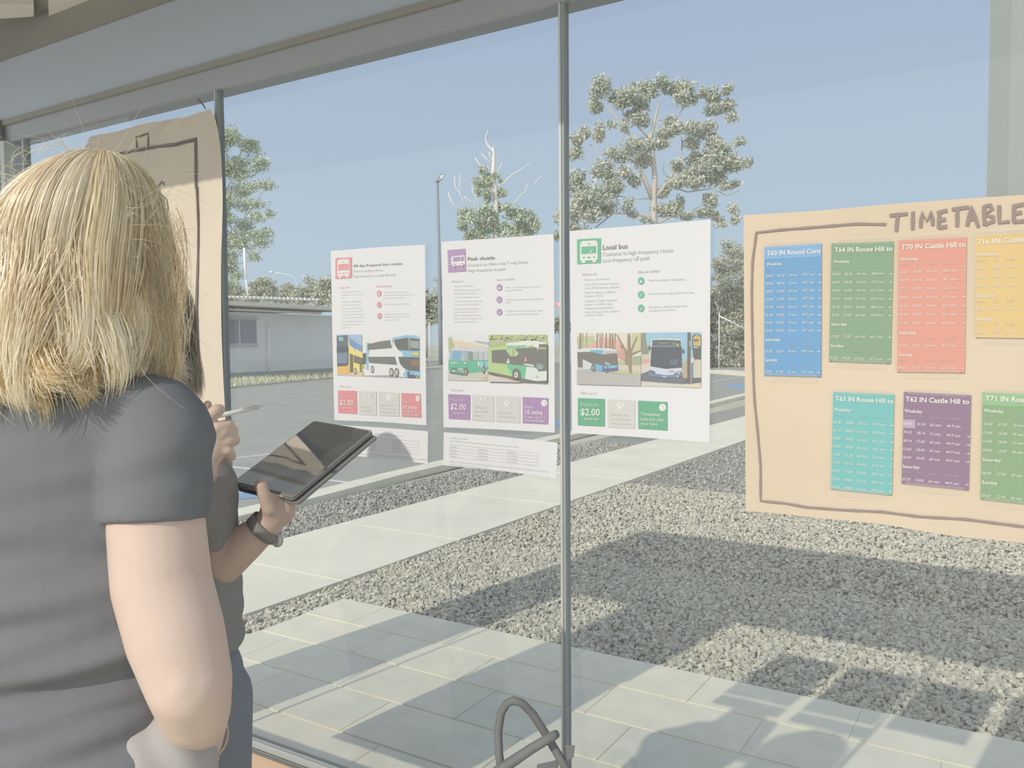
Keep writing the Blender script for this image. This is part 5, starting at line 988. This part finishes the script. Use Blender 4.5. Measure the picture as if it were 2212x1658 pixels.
# forearm to the tablet hand
chain(mb, [(D(455, 1130, 1.60), .046), (D(480, 1215, 1.60), .042), (D(535, 1168, 1.60), .036), (D(575, 1137, 1.60), .0285), (D(592, 1112, 1.60), .027)], None, 20)
ball(mb, D(600, 1100, 1.605), (.034, .024, .036), SR@np.array([[.9, 0, .43], [0, 1, 0], [-.43, 0, .9]]), 20); ball(mb, D(584, 1100, 1.585), (.018, .018, .034), SR, 16)
chain(mb, [(D(583, 1098, 1.575), .0155), (D(571, 1070, 1.565), .0125), (D(564, 1050, 1.565), .0118), (D(562, 1043, 1.575), .0108)], None, 14)
for i, (a_, b__, c_, r_) in enumerate([((612, 1100, 1.62), (640, 1072, 1.66), (650, 1050, 1.70), .0100), ((616, 1096, 1.625), (632, 1066, 1.68), (632, 1040, 1.73), .0104), ((606, 1088, 1.63), (612, 1056, 1.69), (606, 1030, 1.74), .0104), ((598, 1084, 1.635), (592, 1050, 1.69), (582, 1030, 1.73), .0096)]):
    chain(mb, [(D(*a_), r_+.002), (D(*b__), r_), (D(*c_), r_-.001)], None, 12)
meld(mb, 'body', M_skin2, pr, .0032, 5)
# stylus arm and hand: one skin of its own from wrist to fingertips, rooted in the sleeve
mb = MB()
chain(mb, [(D(330, 1200, 1.50), .040), (D(400, 1090, 1.50), .034), (D(428, 1030, 1.50), .0270), (D(440, 1000, 1.50), .0265)], None, 20)
ball(mb, D(452, 962, 1.50), (.033, .020, .047), SR@np.array([[.93, 0, .36], [0, 1, 0], [-.36, 0, .93]]), 24); ball(mb, D(436, 968, 1.495), (.020, .02, .04), SR, 18)
kn = [((470, 925, 1.487), (494, 917, 1.50), (487, 921, 1.525), .0108), ((484, 934, 1.492), (503, 930, 1.51), (490, 940, 1.535), .0108), ((496, 950, 1.498), (508, 950, 1.515), (490, 960, 1.540), .0102), ((492, 972, 1.50), (500, 985, 1.52), (478, 985, 1.54), .0094)]
for (a_, b__, c_, r_) in kn:
    chain(mb, [(D(448, 962, 1.50), .012), (D(*a_), r_+.0012), (D(*b__), r_), (D(*c_), r_-.001)], None, 12)
chain(mb, [(D(440, 935, 1.49), .014), (D(447, 905, 1.485), .0125), (D(468, 886, 1.485), .0118), (D(474, 884, 1.49), .0105)], None, 14)   # index laid over the stylus
chain(mb, [(D(432, 930, 1.50), .013), (D(440, 895, 1.50), .0100), (D(449, 873, 1.50), .0078)], None, 12)     # thumb tip showing above
meld(mb, 'hand', M_skin, pr, .0028, 4)
# black top, sleeve and bust profile
mb = MB()
chain(mb, [(D(345, 905, 1.62), .064), (D(455, 1045, 1.59), .050)], None, 24); ball(mb, D(440, 1075, 1.60), (.0625, .085, .085), SR, 28); ball(mb, D(385, 1140, 1.63), (.11, .11, .2), SR, 30)
ball(mb, D(405, 1290, 1.63), (.105, .11, .16), SR, 30); ball(mb, D(420, 1370, 1.63), (.094, .12, .055), SR, 30)
chain(mb, [(D(448, 1080, 1.59), .055), (D(458, 1180, 1.60), .050)], None, 22, flat=True)
chain(mb, [(D(330, 920, 1.62), .062), (D(230, 960, 1.62), .06), (D(270, 1170, 1.55), .055)], None, 22)
meld(mb, 'black_top', M_tee2, pr, .005, 5, .5, lambda co, no: co+no*(.0035*np.sin((co@SR)[:, 2]*95+(co@SR)[:, 0]*40)*np.clip((1.15-co[:, 2])/.2, .1, 1))[:, None])
mb = MB(); h2c = D(405, 1470, 1.63); ball(mb, h2c, (.105, .12, .11), SR, 28)
for s_ in (-.05, .05):
    t2 = h2c+SR@np.array([s_, 0, -.03]); chain(mb, [(t2, .075), (np.array([t2[0], t2[1], .5]), .060), (np.array([t2[0], t2[1], .09]), .048)], None, 20)
meld(mb, 'jeans', M_jean, pr, .006, 5)
for s_ in (-.065, .065):
    mb = MB(); t2 = h2c+SR@np.array([s_, 0, 0]); ball(mb, np.array([t2[0], t2[1], .042])-fx*.03, (.042, .12, .042), SR, 20); meld(mb, 'shoe', M_blk, pr, .006, 3, .5, lambda co, no: np.c_[co[:, :2], np.maximum(co[:, 2], .001)])
# watch band
mb = MB(); wc = D(570, 1140, 1.60); ax = D(592, 1112, 1.60)-D(535, 1168, 1.60); ax /= np.linalg.norm(ax); u_ = np.cross(ax, Fw); u_ /= np.linalg.norm(u_); v_ = np.cross(ax, u_)
ring = []
for t in np.linspace(0, 2*math.pi, 37)[:-1]: ring.append(((u_*math.cos(t)+v_*math.sin(t))*.0315))
vs = [wc+q*k+ax*s for (k, s) in ((1.0, -.010), (1.09, -.010), (1.09, .010), (1.0, .010)) for q in ring]; n_ = 36
mb.add(vs, [(j*n_+i, ((j+1) % 4)*n_+i, ((j+1) % 4)*n_+(i+1) % n_, j*n_+(i+1) % n_) for j in range(4) for i in range(n_)], M_blk, True); wb = mb.build('wrist_band', pr)
mb = MB(); ball(mb, wc+(u_*.0)+ax*.002+ring[18]*1.1, (.012, .006, .014), SR, 14, mat('clasp', (200, 200, 196), .3, .5, .5)); mb.build('clasp', wb)
# sunglasses
mb = MB()
for s_ in (-1, 1):
    c_ = [(s_*.008, .012), (s_*.052, .014), (s_*.060, .004), (s_*.056, -.022), (s_*.040, -.030), (s_*.018, -.028), (s_*.009, -.012)]
    if s_ < 0: c_ = c_[::-1]
    f_ = [FP(x, -.094+abs(x)*.35, z+.006) for x, z in c_]; g_ = [FP(x, -.090+abs(x)*.35, z+.006) for x, z in c_]; k = len(c_)
    mb.add(f_+g_, [list(range(k)), [k+i for i in range(k)][::-1]]+[(i, k+i, k+(i+1) % k, (i+1) % k) for i in range(k)], mat('dark_lens', (126, 126, 130), .2, .5))
gl_ = mb.build('sunglasses', pr)
mb = MB(); mb.tube([FP(-.012, -.094, .014), FP(.012, -.094, .014)], .003, M_blk, 8)
for s_ in (-1, 1): mb.tube([FP(s_*.056, -.078, .014), FP(s_*.070, -.066, .016), FP(s_*.075, -.03, .016), FP(s_*.068, .02, .008)], [.004, .0065, .0055, .003], M_blk, 8)
mb.build('frame', gl_)
mb = MB(); chain(mb, [(FP(-.020, -.079, -.052), .0045), (FP(0, -.084, -.051), .0055), (FP(.020, -.079, -.052), .0045)], mat('lips', (200, 156, 150), .5), 10); mb.build('lips', pr)
HD = [hairmat('hairb_%d' % i, c) for i, c in enumerate([(176, 170, 156), (196, 186, 166), (160, 154, 144), (206, 194, 170)])]
mb = MB(); ball(mb, FP(0, .018, .02), (.064, .084, .090), RF, 26); meld(mb, 'hair_mass', mat('hairb_under', (172, 166, 154), .8), pr, .006, 5)
hair('hair', pr, FP(0, .01, .010), (.063, .088, .100), .2, 3000, HD, (-.01, -.01), math.radians(-90-8), 23, .0006, -.004, 50, (-.11, -.14), .6, 0., .1)

# --- tablet, stylus
M_tabk = mat('tablet_case', (146, 146, 146), .6, .3)
root = empty('tablet', tuple(sum(TL)/4)); tag(root, 'tablet in a black folding case, its screen mirroring the brown paper', 'tablet')
e1 = (TL[1]-TL[0]); e1 /= np.linalg.norm(e1); e2 = (TL[3]-TL[0]); e2 /= np.linalg.norm(e2); nn_ = np.cross(e1, e2); nn_ /= np.linalg.norm(nn_)
if nn_@(CAM-TL[0]) < 0: nn_ = -nn_
def slab(mb, cs, up0, up1, m, grow=0.):
    ce = sum(cs)/4; q = [c+((c-ce)/np.linalg.norm(c-ce))*grow for c in cs]
    # rounded corners
    out = []
    for i in range(4):
        a_, b__, c_ = q[i-1], q[i], q[(i+1) % 4]; u1 = (a_-b__)/np.linalg.norm(a_-b__); u2 = (c_-b__)/np.linalg.norm(c_-b__); r_ = .008
        for t in np.linspace(0, 1, 5): w_ = (1-t)**2; out.append(b__+u1*r_*w_+u2*r_*t**2)
    k = len(out); mb.add([p+nn_*up0 for p in out]+[p+nn_*up1 for p in out], [list(range(k))[::-1], [k+i for i in range(k)]]+[(i, (i+1) % k, k+(i+1) % k, k+i) for i in range(k)], m)
mb = MB(); slab(mb, TL, -.009, -.001, M_tabk, .004); mb.build('case', root)
mb = MB(); off_ = e2*.010-nn_*.013; slab(mb, [c+off_ for c in TL], -.005, .0, M_tabk, .003); mb.build('cover_flap', root)
sm_ = bpy.data.materials.new('screen'); sm_.use_nodes = True; bb = sm_.node_tree.nodes['Principled BSDF']; bb.inputs['Base Color'].default_value = (.62, .62, .64, 1); bb.inputs['Roughness'].default_value = .03; bb.inputs['Metallic'].default_value = .9
bb.inputs['Specular IOR Level'].default_value = 1.0; bb.inputs['IOR'].default_value = 2.6
mb = MB(); slab(mb, TL, -.001, .0006, sm_, -.003); mb.build('screen', root)
mb = MB(); a_, b__ = TL[0]+(TL[3]-TL[0])*.25, TL[0]+(TL[3]-TL[0])*.85; mb.tube([a_-e1*.003-nn_*.004, b__-e1*.003-nn_*.004], .0022, mat('silver_edge', (226, 220, 216), .3, .5, .3), 8); mb.build('metal_edge', root)
root = empty('stylus', tuple(D(430, 907, 1.487))); tag(root, 'white stylus pen held in the fist above the tablet', 'stylus')
mb = MB(); s0, s1, s2 = D(398, 914, 1.487), D(551, 880, 1.487), D(571, 876.5, 1.487); mb.tube([s0, s1], .0043, mat('stylus_white', (238, 238, 236), .35, .5), 16); mb.build('barrel', root)
mb = MB(); mb.tube([s1, s2], [.0043, .0007], mat('stylus_white', 0), 16); mb.build('tip', root)

# --- black bag on the ledge, its handle loop standing up
root = empty('backpack', tuple(D(1160, 1900, 1.42))); tag(root, 'black bag with a tall looped handle at the bottom edge below the central mullion', 'bag')
db = 1.42; M_bag = mat('bag_black', (124, 125, 126), .6, .35, nz=(30, .05)); mb = MB()
mb.tube([D(x, y, db+.01*math.sin(x)) for x, y in ((1098, 1790), (1092, 1720), (1086, 1680), (1078, 1630), (1076, 1580), (1082, 1540), (1094, 1519), (1110, 1512), (1128, 1518), (1150, 1540), (1176, 1580), (1200, 1620), (1230, 1672), (1250, 1710), (1262, 1780))], [.0072]*15, M_bag, 12); mb.build('handle', root)
mb = MB(); mb.tube([D(1020, 1760, db-.01), D(1060, 1674, db-.02), D(1095, 1652, db-.02), D(1150, 1615, db-.02), D(1196, 1588, db-.02), D(1203, 1584, db-.015)], [.009, .009, .0095, .0085, .0080, .0068], M_bag, 12); mb.build('strap', root)
mb = MB()
for q in ([(1160, 1650), (1205, 1640), (1222, 1790), (1150, 1790)],): mb.hull8([D(*p, db+.03) for p in q]+[D(*p, db+.0) for p in q], M_bag)
mb.build('flap', root)
mb = MB(); q = [(1220, 1608), (1242, 1609), (1239, 1636), (1226, 1640)]; mb.hull8([D(*p, db-.012) for p in q]+[D(*p, db+.012) for p in q], M_bag); mb.build('buckle', root)
mb = MB(); bc = D(1150, 1800, 1.42); zb = .48
ball(mb, (bc[0], bc[1], .68), (.17, .085, .12), SR, 30); ball(mb, (bc[0], bc[1], .585), (.165, .085, .11), SR, 30)
meld(mb, 'body', M_bag, root, .008, 6, .5, lambda co, no: np.c_[co[:, :2], np.maximum(co[:, 2], .474)])
